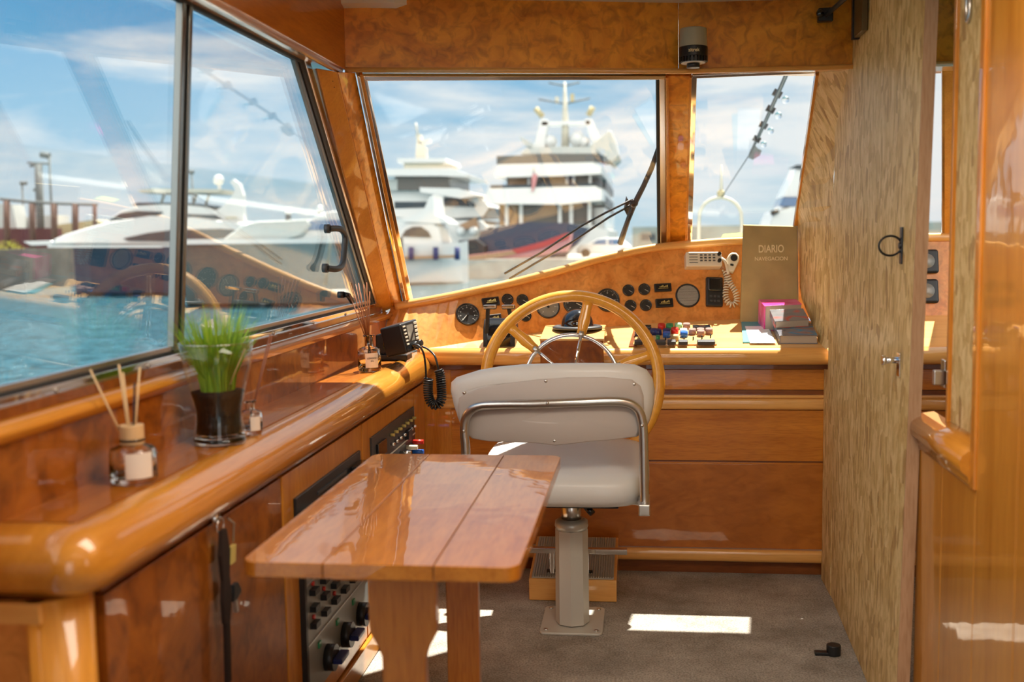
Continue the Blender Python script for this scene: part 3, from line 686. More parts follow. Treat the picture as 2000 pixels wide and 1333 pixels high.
# rectangular instruments
def recti(px, py, wpx, hpx, label, tilt=0, nm='rocker_display', th=.012):
    p, n = hit(px, py); k = (p-CC).length/F_PX; m = pframe(p, n).to_3x3() @ Matrix.Rotation(tilt, 3, 'Y')
    g = thing('digital_display', label, 'display', p, 'small rectangular displays on the instrument board', rot=m)
    w, h = wpx*k, hpx*k
    MB().bb(-w/2, w/2, -th, .002, -h/2, h/2).build('housing', M['black'], g, world=False, bev=.002)
    MB().bb(-w*.42, w*.42, -th-.001, -th+.001, -h*.30, h*.34).build('screen', M['blackgloss'], g, world=False)
    o = MB()
    for i in range(6):
        x = -w*.2 + i*w*.085; o.bb(x, x+w*.05, -th-.0016, -th-.001, h*(-.02), h*(.10 + .07*(i % 3))) 
    o.bb(-w*.28, w*.30, -th-.0016, -th-.001, -h*.16, -h*.12); o.build('screen_print', M['amber'], g, world=False)
    return g
recti(958,591,34,17,'black rectangular display behind the left throttle handle', -.10)
recti(966,624,27,17,'black rectangular display lower, between the two throttle levers', -.10)
recti(1294,563,33,16,'upper black rectangular display right of the small gauges', -.03)
recti(1297,593,34,17,'lower black rectangular display right of the small gauges', -.03)
# displays seen beyond the board, starboard
for py, lb in ((512,'upper black rounded display seen through the gap beside the board'),(570,'lower black rounded display seen through the gap beside the board')):
    p, n = hit(1808, py); g = thing('round_display', lb, 'display', p, rot=pframe(p, n).to_3x3())
    MB().bb(-.035, .045, -.02, .002, -.047, .047).build('housing', M['black'], g, world=False, bev=.015)
    MB().lathe([(.0001,.022),(.028,.022),(.028,.018),(.0001,.018)], axis='y', n=24).build('screen', M['dialgrey'], g, world=False)
# black handset device
p, n = hit(1394,572); k = (p-CC).length/F_PX; bk = thing('black_handset', 'black handset in its cradle right of the round grille', 'handset', p, rot=(pframe(p, n).to_3x3() @ Matrix.Rotation(.05, 3, 'Y')))
MB().bb(-16*k, 16*k, -.02, .002, -29*k, 29*k).build('cradle', M['black'], bk, world=False, bev=.006)
MB().bb(-13*k, 13*k, -.030, -.018, 0*k, 26*k).build('handset_body', M['blackgloss'], bk, world=False, bev=.006)
for a in range(-1, 2):
    for b in range(2): MB().bb(a*7*k-2.4*k, a*7*k+2.4*k, -.024, -.019, -(10+b*9)*k-2*k, -(10+b*9)*k+2*k).build('button', M['darkgrey'], bk, world=False)
# ivory radio telephone unit
p, n = hit(1371,513); k = (p-CC).length/F_PX
iv = thing('ivory_radio', 'ivory radio unit with keypad and two black knobs high on the board', 'radio', p, rot=(pframe(p, n).to_3x3() @ Matrix.Rotation(.01, 3, 'Y')))
MB().bb(-34*k, 34*k, -.05, .002, -15*k, 14*k).build('case', M['ivory'], iv, world=False, bev=.005)
for i in range(4): MB().bb(-28*k, -12*k, -.0515, -.049, (9-i*5.5)*k-.0012, (9-i*5.5)*k+.0005).build('grille_slot', M['black'], iv, world=False)
for i in range(4):
    for j in range(3): MB().bb((-5+i*8)*k-2.6*k, (-5+i*8)*k+2.2*k, -.0525, -.049, (7.5-j*5.5)*k-1.3*k, (7.5-j*5.5)*k+1.1*k).build('key', M['darkgrey'], iv, world=False)
for zz in (8.5, -4.5): MB().cyl((28.5*k, -.050, zz*k), (28.5*k, -.064, zz*k), 3.4*k, n=18).build('knob', M['black'], iv, world=False)
# fist microphone and coiled lead
p, n = hit(1428,516); k = (p-CC).length/F_PX
mc = thing('ivory_microphone', 'ivory hand microphone with black round face hanging beside the keypad radio', 'microphone', p, rot=(pframe(p, n).to_3x3() @ Matrix.Rotation(.25, 3, 'Y')))
ring = []
for r_, y_ in ((.82,-.002),(1,-.010),(1,-.026),(.85,-.034)):
    ol = [(-9,14),(-4,19),(3,20),(9,16),(12,8),(10,-4),(6,-20),(-5,-20),(-9,-6),(-12,4)]
    ring.append([Vector((a*k*r_, y_, b*k*r_)) for a, b in ol])
MB().loft(ring, smooth=True).build('body', M['ivory'], mc, world=False)
MB().cyl((1*k,-.034,8*k),(1*k,-.037,8*k), 6.5*k, n=24).build('mouthpiece', M['black'], mc, world=False)
MB().bb(-3*k, 3*k, -.0365, -.033, -8*k, -4.5*k).build('talk_button', M['black'], mc, world=False)
def coil(path, r, turns, wire, n=10):   # helix round a smooth path
    path = smooth(path, 6); L = [0]
    for a, b in zip(path, path[1:]): L.append(L[-1] + (b-a).length)
    tot = L[-1]; pts = []; u = None; m = turns * n
    for i in range(m+1):
        s = tot*i/m; j = max(k for k in range(len(L)) if L[k] <= s + 1e-9); j = min(j, len(path)-2)
        t = (path[j+1]-path[j]).normalized(); c = path[j] + t*(s-L[j])
        if u is None: u = t.orthogonal().normalized()
        u = (u - t*u.dot(t)).normalized(); w = t.cross(u); a = 2*pi*i/n
        pts.append(c + (u*cos(a)+w*sin(a))*r)
    return MB().tube(pts, wire, 6)
def hp_(px, py, off): 
    p, n = hit(px, py); return p + n*off
cl = coil([hp_(1414,530,.02), hp_(1418,545,.02), hp_(1417,560,.02), hp_(1415,580,.02), hp_(1421,595,.02), hp_(1430,598,.02), hp_(1437,590,.02), hp_(1434,573,.02), hp_(1424,556,.022), hp_(1420,543,.026)], .0100, 27, .0026)
o = cl.build('coiled_lead', M['ivory'], mc)
MB().tube(smooth([hp_(1405,508,.03), hp_(1412,516,.045), hp_(1417,526,.03), hp_(1420,540,.03)], 4), .006, 8).build('lead', M['ivory'], mc)
# ------------------------------------------------------------------ throttle control
tp = P(975,676,Y,3.90); tp.z = dz(3.90)
th = thing('throttle_control', 'black twin-lever throttle control with chrome-topped handles', 'throttle', tp)
def pe(px, py, y): return P(px, py, Y, y)
xa = pe(947,670,3.93).x; xb = pe(1009,670,3.93).x; z0 = dz(3.88)-.002; 
o = MB(); sec = [(3.885,z0),(3.885,z0+.035),(3.895,z0+.075),(3.925,z0+.105),(3.965,z0+.105),(3.99,z0+.07),(3.995,z0+.01)]
o.prism([(xa+.012,y,z) for y,z in sec], (xb-xa-.024,0,0)); o.build('housing', M['blackgloss'], th, bev=.006)
for x_ in (xa, xb-.018): MB().prism([(x_,y,z-.003) for y,z in sec], (.018,0,0)).build('side_cheek', M['black'], th, bev=.003)
for (ax, ay, bx, by) in ((951,655,953,602),(1006,655,994,604)):
    a_ = pe(ax, ay, 3.90); b_ = pe(bx, by, 3.86); d_ = (b_-a_); MB().prism([a_+Vector((-.007,-.008,0)), a_+Vector((.007,-.008,0)), a_+Vector((.007,.010,0)), a_+Vector((-.007,.010,0))], d_).build('lever', M['black'], th, bev=.003)
for cx in (957, 993):
    c_ = pe(cx, 600, 3.855); MB().box(c_, (.048,.022,.016)).build('handle', M['black'], th, bev=.005); MB().box(c_+Vector((0,-.011,.002)), (.045,.006,.012)).build('handle_top', M['chrome'], th, bev=.002)
# ------------------------------------------------------------------ steering pod, compass
x0 = pe(1055,690,3.80).x; x1 = pe(1179,690,3.80).x; zt0 = pe(1110,664,3.80).z
pod = thing('steering_pod', 'burl wooden steering box projecting from the desk behind the wheel', 'pedestal', ((x0+x1)/2, 3.85, .7))
zt1 = zt0 + .028
MB().prism([(x0,3.80,.66),(x0,4.02,.66),(x0,4.02,zt1),(x0,3.80,zt0)], (x1-x0,0,0)).build('box', M['burl_dark'], pod, bev=.004)
MB().prism([(x0-.0015,3.797,zt0-.004),(x0-.0015,4.03,zt1-.004),(x0-.0015,4.03,zt1+.006),(x0-.0015,3.797,zt0+.005)], (x1-x0+.003,0,0)).build('top_board', M['desk'], pod, bev=.003)
MB().cyl((-.262,3.66,.762),(-.262,3.81,.770), .022).build('steering_shaft', M['steel'], pod)
cz = zt0 + .030; cc = pe(1128,636,3.96)
cmp_ = thing('compass', 'black domed compass on top of the steering box', 'compass', (cc.x, 3.96, zt1))
MB().lathe([(.092,0),(.092,.006),(.086,.010),(.066,.010),(.066,0)], c=(cc.x,3.95,zt1+.000), n=40).build('base_ring', M['darkgrey'], cmp_)
MB().lathe([(.062,.008)]+[(.060*cos(a), .010+.062*sin(a)) for a in [pi/2*i/8 for i in range(8)]]+[(.001,.072)], c=(cc.x,3.95,zt1), n=36).build('dome', M['blackgloss'], cmp_)
# ------------------------------------------------------------------ switch console on the desk
sa = PL(1240,676,(0,-.2,1),(0,3.87,.852)); 
def dk(px, py, up=0): return PL(px, py, (0,-.2,1), (0,3.87,.852+up))
sb = thing('switch_console', 'desk panel crowded with coloured round buttons and rocker switches', 'control panel', dk(1320,660))
MB().prism([dk(1236,677), dk(1400,676), dk(1388,634), dk(1250,636)], (0,0,.008)).build('faceplate', M['desk'], sb, bev=.002)
MB().prism([dk(1228,678,.002), dk(1243,678,.002), dk(1255,636,.002), dk(1240,637,.002)], (0,0,.003)).build('side_strip', M['darkwood'], sb)
up = Vector((0,-.2,1)).normalized()
btn = [(1292,640,'red'),(1308,640,'green'),(1325,639,'ltgreen'),(1341,639,'brown'),(1277,650,'navy'),(1285,651,'navy'),(1302,650,'navy'),(1318,648,'red'),(1335,650,'white'),(1352,650,'brown'),(1368,649,'brown'),(1385,649,'brown'),(1302,656,'blue'),(1318,662,'linen'),(1336,655,'blue'),(1369,653,'brown'),(1247,652,'navy'),(1285,663,'green')]
for px, py, c in btn:
    q = dk(px, py+3, .008); rr = .0145 if py != 663 else .008
    lab = {'red':'red','green':'green','ltgreen':'pale green','brown':'brown','navy':'dark blue','white':'white','blue':'bright blue','linen':'dull olive'}[c]
    b_ = MB().cyl(q - up*.002, q + up*.020, rr, rr*.92, n=18).build('push_button', M[c], sb); b_['label'] = lab + ' round button'
for (a, b, w) in ((1247,672,16),(1290,672,20),(1312,672,16),(1334,672,18),(1379,672,34),(1262,643,20),(1370,643,34)):
    q = dk(a, b, .010); k = (q-CC).length/F_PX
    rt = Matrix.Rotation(math.atan(.2), 3, 'X')
    MB().box(q + up*.006, (w*k, .030, .014), rt).build('rocker_switch', M['darkgrey'] if b > 660 else M['blackgloss'], sb, bev=.003)
for (a, b) in ((1300,665),(1336,665),(1354,664),(1371,662),(1388,660),(1250,662)):
    q = dk(a, b, .008); MB().cyl(q, q+up*.012, .0025, n=8).build('toggle', M['black'], sb); 
# ------------------------------------------------------------------ papers and books at the right of the desk
def deskquad(q, z0, z1, name, mat, par, bev=0): return MB().prism([dk(a, b, z0) for a, b in q], (0,0,z1-z0)).build(name, mat, par, bev=bev)
lp = thing('logbook', 'tall olive clothbound logbook lettered DIARIO standing against the board', 'book', dk(1500,610))
A_ = P(1446,588,Y,4.175); B_ = P(1560,590,Y,4.175); T_ = P(1452,440,Y,4.215); U_ = P(1557,443,Y,4.215)
A_ = Vector((A_.x, 4.175, dz(4.175)+.003)); B_ = Vector((B_.x-.002, 4.175, dz(4.175)+.003))
MB().prism([A_, B_, U_, T_], (0,.022,.004)).build('cover', M['linen'], lp, bev=.003)
MB().prism([A_+Vector((.008,.004,-.001)), B_+Vector((.003,.004,0)), U_+Vector((.003,.004,0)), T_+Vector((.006,.004,-.002))], (0,.014,.003)).build('page_block', M['pages'], lp)
up_ = ((T_-A_)).normalized(); xx = (B_-A_).normalized(); nn_ = xx.cross(up_).normalized()
def bkframe(px, py):
    p = PL(px, py, nn_, A_) + nn_*.0022; m = Matrix((xx, nn_.cross(xx), nn_)).transposed().to_4x4(); m.translation = p; return m
text_part('DIARIO', .040, bkframe(1506,487), M['gold'], lp, sx=.72)
text_part('NAVEGACION', .020, bkframe(1506,506), M['gold'], lp, sx=.95)
# teal folder + white sheet
tf = thing('teal_booklet', 'pale teal booklet with dark blue edge lying under the books', 'booklet', dk(1480,620))
deskquad([(1451,671),(1512,671),(1487,592),(1445,592)], .001, .006, 'cover', plain('teal_cover', (.10,.34,.38), .4), tf)
deskquad([(1445,590),(1488,590),(1487,587),(1446,586)], .001, .010, 'spine', plain('deep_teal', (.02,.10,.22), .4), tf)
deskquad([(1456,610),(1486,614),(1484,607),(1456,603)], .006, .0065, 'title_strip', M['paper'], tf)
ws = tag(deskquad([(1465,671),(1516,671),(1499,638),(1455,638)], .0068, .008, 'paper_sheet', M['paper'], None), 'white sheet of paper on the desk edge beside the books', 'paper')
def mag(px0, py0, px1, py1, px2, py2, px3, py3, h, name, lb, mats, cat='book', z=.001):
    g = thing(name, lb, cat, dk((px0+px2)/2, (py0+py2)/2))
    q = [dk(px0,py0,z), dk(px1,py1,z), dk(px2,py2,z), dk(px3,py3,z)]
    MB().prism([p + (sum(q, Vector())/4 - p)*.02 + Vector((0,0,.002)) for p in q], (0,0,h-.004)).build('page_block', M['pages'], g)
    MB().prism(q, (0,0,.002)).build('back_cover', mats, g); MB().prism([p+Vector((0,0,h-.002)) for p in q], (0,0,.002)).build('front_cover', mats, g, bev=.0008)
    return g, [p+Vector((0,0,h)) for p in q]
def cover_mat(name, cols, sc=14):
    m, t, b = new_mat(name); co = t.nodes.new('ShaderNodeTexCoord'); n = t.nodes.new('ShaderNodeTexNoise'); n.inputs['Scale'].default_value = sc; n.inputs['Detail'].default_value = 2
    mp_ = t.nodes.new('ShaderNodeMapping'); mp_.inputs['Scale'].default_value = (.5, 1.6, 1); t.links.new(co.outputs['Object'], mp_.inputs[0]); t.links.new(mp_.outputs[0], n.inputs['Vector'])
    r = t.nodes.new('ShaderNodeValToRGB'); r.color_ramp.interpolation = 'EASE'; e = r.color_ramp.elements
    e[0].position = cols[0][0]; e[0].color = (*cols[0][1], 1); e[1].position = cols[-1][0]; e[1].color = (*cols[-1][1], 1)
    for p_, c_ in cols[1:-1]: q = e.new(p_); q.color = (*c_, 1)
    t.links.new(n.outputs[0], r.inputs[0]); t.links.new(r.outputs[0], b.inputs['Base Color']); b.inputs['Roughness'].default_value = .22; b.inputs['Coat Weight'].default_value = .6; return m
pink = cover_mat('pink_cover', [(.35,(.75,.04,.28)),(.52,(.80,.12,.38)),(.60,(.85,.55,.66)),(.7,(.8,.1,.35))])
grey = cover_mat('grey_red_cover', [(.3,(.10,.10,.11)),(.5,(.20,.19,.20)),(.57,(.45,.10,.08)),(.62,(.22,.20,.20))])
grey2 = cover_mat('grey_blue_cover', [(.3,(.12,.12,.14)),(.46,(.18,.18,.21)),(.54,(.02,.22,.42)),(.62,(.25,.17,.17)),(.72,(.10,.09,.12))])
def vol(fl, frt, bl, brt, z0, h, lb, mats):
    """book from its four foot pixels; z0 height above the desk"""
    q = [dk(*fl, z0), dk(*frt, z0), dk(*brt, z0), dk(*bl, z0)]; c_ = sum(q, Vector())/4
    g = thing('paperback', lb, 'book', c_)
    MB().prism([p + (c_-p)*.03 + Vector((0,0,.002)) for p in q], (0,0,h-.004)).build('page_block', M['pages'], g)
    MB().prism(q, (0,0,.002)).build('back_cover', mats, g); MB().prism([p+Vector((0,0,h-.002)) for p in q], (0,0,.002)).build('front_cover', mats, g, bev=.0008)
    MB().prism([q[0], q[0]+(q[1]-q[0])*.02, q[3]+(q[2]-q[3])*.02, q[3]], (0,0,h-.0005)).build('spine', mats, g)
    return g
vol((1522,672),(1597,672),(1505,636),(1580,636), .001, .030, 'thick grey paperback with a blue flash, nearest the desk edge', grey2)
# middle book leans back on the pink one
cq = [dk(1492,647,.001), dk(1565,643,.001)]; yk = 4.158; 
cq += [Vector((cq[1].x-.012, yk, dz(yk)+.002)), Vector((cq[0].x-.012, yk, dz(yk)+.002))]
def slab(q, upv, lb, mats):
    c_ = sum(q, Vector())/4; g = thing('paperback', lb, 'book', c_); uv = upv.normalized()
    MB().prism([p + (c_-p)*.03 + uv*.002 for p in q], upv - uv*.004).build('page_block', M['pages'], g)
    MB().prism(q, uv*.002).build('back_cover', mats, g); MB().prism([p + upv - uv*.002 for p in q], uv*.002).build('front_cover', mats, g, bev=.0008)
    MB().prism([q[0], q[0]+(q[1]-q[0])*.03, q[3]+(q[2]-q[3])*.03, q[3]], upv - uv*.0005).build('spine', mats, g)
slab(cq, Vector((0,-.012,.094)), 'pink glossy paperback at the back of the pile', pink)
b0 = dk(1513,642,.032); b1 = dk(1580,638,.032); ym = b0.y
b2 = P(1568,616,Y,cq[0].y-.022); b3 = P(1503,619,Y,cq[0].y-.022)
slab([b0, b1, b2, b3], Vector((0,-.006,.026)), 'grey paperback with red cover picture, in the middle of the pile', grey)
# green cloth tab on the ledge
gp = P(1432,464,Y,4.40); tag(MB().prism([P(1408,468,Y,4.38),P(1450,466,Y,4.38),P(1450,458,Y,4.46),P(1412,461,Y,4.46)], (0,0,.008)).build('folded_cloth', plain('lime_cloth', (.42,.60,.06), .8), bev=.003), 'folded lime green cloth on the ledge behind the logbook', 'cloth')
# ------------------------------------------------------------------ steering wheel
hub = P(1117,745,Y,3.66); Rw = 169/F_PX*(hub-CC).length
tiltm = Matrix.Rotation(radians(-14), 3, 'X') @ Matrix.Rotation(radians(3), 3, 'Z')
wh = thing('steering_wheel', 'large varnished wooden steering wheel with chrome inner ring', 'wheel', hub, rot=tiltm)
circ = lambda r, n, y=0: [Vector((r*cos(2*pi*i/n), y, r*sin(2*pi*i/n))) for i in range(n)]
MB().tube(circ(Rw, 72), .0205, 16, closed=True).build('rim', M['wheel'], wh, world=False)
MB().tube(circ(Rw*.54, 56), .0075, 10, closed=True).build('inner_ring', M['chrome'], wh, world=False)
for k in range(6):
    a = radians(79 + 60*k); d = Vector((cos(a),0,sin(a))); tn = Vector((-sin(a),0,cos(a)))
    secs = [(Rw*.56,.016),(Rw*.62,.0165),(Rw*.72,.021),(Rw*.80,.018),(Rw*.90,.017),(Rw*.97,.021)]
    spk = MB().loft([[d*s_ + tn*w_*cos(q) + Vector((0,.011*sin(q),0)) for q in [2*pi*i/14 for i in range(14)]] for s_, w_ in secs]).build('spoke', M['wheel'], wh, world=False)
    MB().cyl(d*.03, d*Rw*.56, .0062, n=10).build('spoke_rod', M['chrome'], spk, world=False)
    MB().cyl(d*Rw*.52, d*Rw*.59, .0125, n=12).build('spoke_ferrule', M['alu'], spk, world=False)
MB().lathe([(.001,.03),(.03,.03),(.042,.018),(.045,-.02),(.03,-.03),(.001,-.03)], axis='y', n=28).build('hub', M['chrome'], wh, world=False)
# ------------------------------------------------------------------ VHF radio at the left corner
vr = thing('marine_radio', 'black marine radio with keypad face on a bracket in the left corner', 'radio', P(790,690,Y,3.55))
def pb(px, py, y): return P(px, py, Y, y)
# main case: face turned to the viewer's right
f0 = [pb(776,632,3.50), pb(800,624,3.47), pb(807,686,3.47), pb(790,693,3.50)]
cas = [pb(770,640,3.60), pb(798,628,3.50), pb(810,688,3.49), pb(788,694,3.56)]
cs = Vector((-.7,.7,0)).normalized()
fr0 = pb(781,633,3.42); fr1 = pb(814,622,3.52); fr2 = pb(822,680,3.52); fr3 = pb(796,690,3.42)
ndp = (fr1-fr0).cross(fr3-fr0).normalized(); ndp = ndp if ndp.y > 0 else -ndp
MB().prism([fr0,fr1,fr2,fr3], ndp*.085).build('case', M['black'], vr, bev=.007)
def fp(u, v, off=.001): return fr0 + (fr1-fr0)*u + (fr3-fr0)*v + ((fr2-fr3)-(fr1-fr0))*u*v - ndp*off
def fq(u0,u1,v0,v1,off,th_,nm,mt,bev=0): return MB().prism([fp(u0,v0,off),fp(u1,v0,off),fp(u1,v1,off),fp(u0,v1,off)], ndp*th_).build(nm, mt, vr, bev=bev)
fq(.30,.68,.12,.66,.0015,.002,'screen',M['dialgrey'])
for i in range(6): fq(.10,.24,.10+i*.12,.15+i*.12,.002,.002,'key',M['ivory'])
for i in range(5): fq(.74,.92,.08+i*.13,.17+i*.13,.003,.003,'key',M['ivory'],.001)
kc = fp(.5,.84,0); MB().cyl(kc, kc-ndp*.018, .012, n=18).build('knob', M['black'], vr); kc = fp(.8,.82,0); MB().cyl(kc, kc-ndp*.018, .010, n=18).build('knob', M['black'], vr)
br = [pb(733,652,3.62), pb(782,644,3.62), pb(790,700,3.60), pb(738,712,3.62)]
MB().prism([pb(733,655,3.60), pb(790,640,3.60), pb(790,700,3.60), pb(735,712,3.60)], (0,.04,0)).build('bracket', M['black'], vr, bev=.004)
bkz = pb(758,674,3.60); MB().cyl(bkz, bkz+Vector((.003,-.02,0)), .016, n=18).build('bracket_knob', M['blackgloss'], vr)
for i in range(5): 
    a_ = pb(744+i*6,690,3.598); MB().bb(a_.x-.002, a_.x+.002, 3.594, 3.60, a_.z-.035, a_.z).build('bracket_rib', M['darkgrey'], vr)
# foot
fo = pb(748,705,3.60); MB().bb(fo.x-.02, fo.x+.09, 3.58, 3.66, ZS, ZS+.02).build('mounting_foot', M['black'], vr, bev=.003)
# leads
c0 = fp(.62,.98,.01)
MB().tube(smooth([c0, pb(806,674,3.42), pb(818,676,3.40), pb(827,690,3.40), pb(831,715,3.41), pb(832,738,3.42)], 5), .0035, 8).build('lead', M['black'], vr)
MB().tube(smooth([fp(.9,.95,.01), pb(835,682,3.50), pb(848,694,3.47), pb(853,708,3.46), pb(856,722,3.46)], 5), .0035, 8).build('lead', M['black'], vr)
coil([pb(837,740,3.43), pb(836,757,3.43), pb(838,778,3.43), pb(845,790,3.43), pb(855,791,3.43), pb(862,780,3.44), pb(862,755,3.45), pb(860,735,3.46), pb(857,723,3.46)], .0135, 30, .0034).build('coiled_lead', M['black'], vr)
# ------------------------------------------------------------------ bottles on the side counter
def bottle(px, py, spec, label, reeds, cap=None, lab=None, liquid=None, tilt=0):
    b = P(px, py, Z, ZS); c = Vector((P(px, py-12, Y, b.y + spec['r']).x, b.y + spec['r'], ZS))
    g = thing('reed_diffuser', label, 'diffuser', c); r = spec['r']; h = spec['h']
    prof = [(r*.9,.0),(r,.006),(r,h*.80),(r*.93,h*.9),(r*.62,h*.97),(spec['nr'],h),(spec['nr'],h+spec['nh']),(spec['nr']*1.35,h+spec['nh']+.002),(spec['nr']*1.35,h+spec['nh']+.006),(spec['nr']*.75,h+spec['nh']+.006),(spec['nr']*.75,h),(r*.85,h*.86),(r*.9,.010),(.001,.010)]
    o = MB().lathe(prof[:1]+prof[1:], c=c+Vector((0,0,.0005)), n=32).build('bottle', M['glass'], g)
    if liquid: MB().lathe([(.001,.011),(r*.88,.011),(r*.88,liquid),(.001,liquid)], c=c, n=28).build('liquid', M['liquid'], g)
    if cap: MB().lathe([(.001,h+.001),(cap[0],h+.001),(cap[0],h+cap[1]),(cap[0]*.35,h+cap[1]),(cap[0]*.35,h+cap[1]-.006),(.001,h+cap[1]-.006)], c=c, n=32).build('cap', M['cap_wood'], g, bev=.001)
    if lab:   # curved paper label facing the viewer
        a0, a1, z0_, z1_ = lab; R = []
        for k in range(9):
            a = a0 + (a1-a0)*k/8; R.append([c+Vector((cos(a)*(r+.0008), sin(a)*(r+.0008), z0_)), c+Vector((cos(a)*(r+.0008), sin(a)*(r+.0008), z1_)), c+Vector((cos(a)*(r+.0002), sin(a)*(r+.0002), z1_)), c+Vector((cos(a)*(r+.0002), sin(a)*(r+.0002), z0_))])
        MB().loft(R, smooth=False).build('label', M['label'], g)
    return g, c, h + spec['nh']
g, c, ht = bottle(262,952,dict(r=.040,h=.066,nr=.016,nh=.004),'clear diffuser bottle with beech cap and reeds, nearest on the counter',None,cap=(.0205,.034),lab=(radians(-82),radians(-15),.012,.056))
for px, py, m in ((176,722,'reed'),(232,712,'reed'),(240,728,'reed'),(273,718,'reed'),(263,748,'reed_black')):
    tip = P(px, py, Y, c.y + (.01 if px != 176 else -.02)); fo = c + Vector(((tip.x-c.x)*.12, 0, .055)); MB().cyl(fo, tip, .0019, n=8).build('reed', M[m], g)
g, c, ht = bottle(722,728,dict(r=.0365,h=.078,nr=.0135,nh=.030),'clear diffuser bottle with paper label and amber reeds beside the marine radio',None,lab=(radians(-95),radians(-30),.014,.060),liquid=.016)
for px, py in ((686,553),(694,555),(700,553),(710,556),(716,552),(722,570),(683,575),(704,572)):
    tip = P(px, py, Y, c.y + random.uniform(-.02,.02)); MB().cyl(c + Vector(((tip.x-c.x)*-.25, random.uniform(-.004,.004), .03)), tip, .0019, n=8).build('reed', M['reed_brown'], g)
# lettering on its label
aa = radians(-62); m = Matrix(((-sin(aa), 0, cos(aa)), (cos(aa), 0, sin(aa)), (0, 1, 0))).to_4x4(); m.translation = c + Vector((cos(aa)*.0376, sin(aa)*.0376, .044))
text_part('LONDON', .0075, m, M['ink'], g); m.translation.z -= .009; text_part('SPA', .006, m, M['ink'], g)
g, c, ht = bottle(490,852,dict(r=.0255,h=.052,nr=.010,nh=.014),'small clear diffuser bottle half hidden behind the grass vase',None,lab=(radians(-70),radians(-20),.010,.040))
for px, py in ((528,652),(532,655),(525,662)):
    tip = P(px, py, Y, c.y + .05); MB().cyl(c + Vector((-.004,0,.02)), tip, .0016, n=8).build('reed', plain('dusky_reed',(.25,.09,.05),.5), g)
# ------------------------------------------------------------------ vase with grass
b = P(432,873,Z,ZS); vc = Vector((P(430,860,Y,b.y+.04).x, b.y+.04, ZS))
vs = thing('grass_vase', 'flared glass vase of bright green grass in dark soil', 'vase', vc)
kk = (vc-CC).length/F_PX
hv = .208
pr_ = [(.0,.0),(.052,.0),(.054,.008),(.052,.018),(.047,.045),(.047,.068),(.053,.100),(.061,.130),(.069,.165),(.0745,hv),(.073,hv),(.0665,.160),(.058,.122),(.0445,.068),(.0445,.045),(.048,.022),(.001,.020)]
pr_ = [(max(r_,.001), z_) for r_, z_ in pr_]
MB().lathe(pr_, c=vc+Vector((0,0,.0005)), n=48).build('glass_vase', M['vase'], vs)
MB().tube([vc + Vector((.0738*cos(2*pi*i/48), .0738*sin(2*pi*i/48), hv)) for i in range(48)], .0016, 8, closed=True).build('rim', M['vase_rim'], vs)
MB().lathe([(.001,.001),(.051,.001),(.053,.006),(.051,.014),(.001,.016)], c=vc, n=40).build('foot', M['glass'], vs)
MB().lathe([(.001,.021),(.047,.023),(.0440,.045),(.0440,.068),(.0500,.095),(.054,.108),(.001,.112)], c=vc, n=36).build('soil', M['soil'], vs)
def grass_mat():
    m, t, b = new_mat('grass_blades'); g = t.nodes.new('ShaderNodeNewGeometry'); r = t.nodes.new('ShaderNodeValToRGB'); t.links.new(g.outputs['Random Per Island'], r.inputs[0])
    r.color_ramp.elements[0].color = (.09,.27,.012,1); r.color_ramp.elements[1].color = (.40,.60,.05,1); t.links.new(r.outputs[0], b.inputs['Base Color']); b.inputs['Roughness'].default_value = .45
    b.inputs['Subsurface Weight'].default_value = 0; return m
o = MB(); rg = random.Random(3)
for i in range(560):
    a = rg.uniform(0, 2*pi); r0 = .034*sqrt(rg.random()); spread = rg.uniform(.2, 1.0)**.9
    base = vc + Vector((r0*cos(a), r0*sin(a), .105)); H = rg.uniform(.13, .205) * (1 - .15*spread)
    a2 = a + rg.uniform(-.5, .5); out = Vector((cos(a2), sin(a2), 0)); lean = spread * (.085 if r0 > .020 else .040)
    w = rg.uniform(.0008, .0015); sd = Vector((-sin(a2+.8), cos(a2+.8), 0))
    pts = [base + out*lean*(t_**1.8) + Vector((0,0,H*t_*(1-.10*t_*spread))) for t_ in (0,.3,.55,.8,1)]
    # thin tapering blades, three sided
    ring = []
    for p_, s_ in zip(pts, (1,1,.85,.5,.05)):
        ring.append([p_ - sd*w*s_, p_ + sd*w*s_, p_ + out*w*.35*s_])
    o.loft(ring, smooth=False)
gr = o.build('grass_blades', grass_mat(), vs); gr['kind'] = 'stuff'
MB().cyl(vc+Vector((.015,-.01,.092)), P(478,682,Y,vc.y-.02), .0014, n=6).build('dry_stalk', M['reed'], vs)
# ================================================================== FOLDING TABLE
ZT = .72
tb = thing('folding_table', 'narrow glossy wooden table of three planks on trestle legs', 'table', (-.43, 2.13, 0))
def plank(x0, x1, nm):
    rr = .03; y0, y1 = 1.682, 2.585
    o = MB(); o.bb(x0+.0008, x1-.0008, y0, y1, ZT-.026, ZT); return o.build(nm, M['table'], tb, bev=.001)
def rplank(x0, x1, side):
    y0, y1, rr = 1.682, 2.585, .028; pts = []
    s = 1 if side > 0 else -1; xo = x1 if s > 0 else x0; xi = x0 if s > 0 else x1
    pts.append((xi, y0)); 
    for k in range(7):
        a = -pi/2 + k*pi/2/6; pts.append((xo - s*rr + s*rr*cos(a), y0 + rr + rr*sin(a)))
    for k in range(7):
        a = k*pi/2/6; pts.append((xo - s*rr + s*rr*cos(a), y1 - rr + rr*sin(a)))
    pts.append((xi, y1)); return MB().prism([(x, y, ZT-.026) for x, y in pts], (0,0,.026)).build('plank', M['table'], tb, bev=.0015)
rplank(-.672, -.531, -1); plank(-.530, -.344, 'plank'); rplank(-.343, -.203, 1)
MB().bb(-.535, -.345, 1.74, 1.79, ZT-.048, ZT-.0265).build('cross_rail', M['table_leg'], tb, bev=.004)
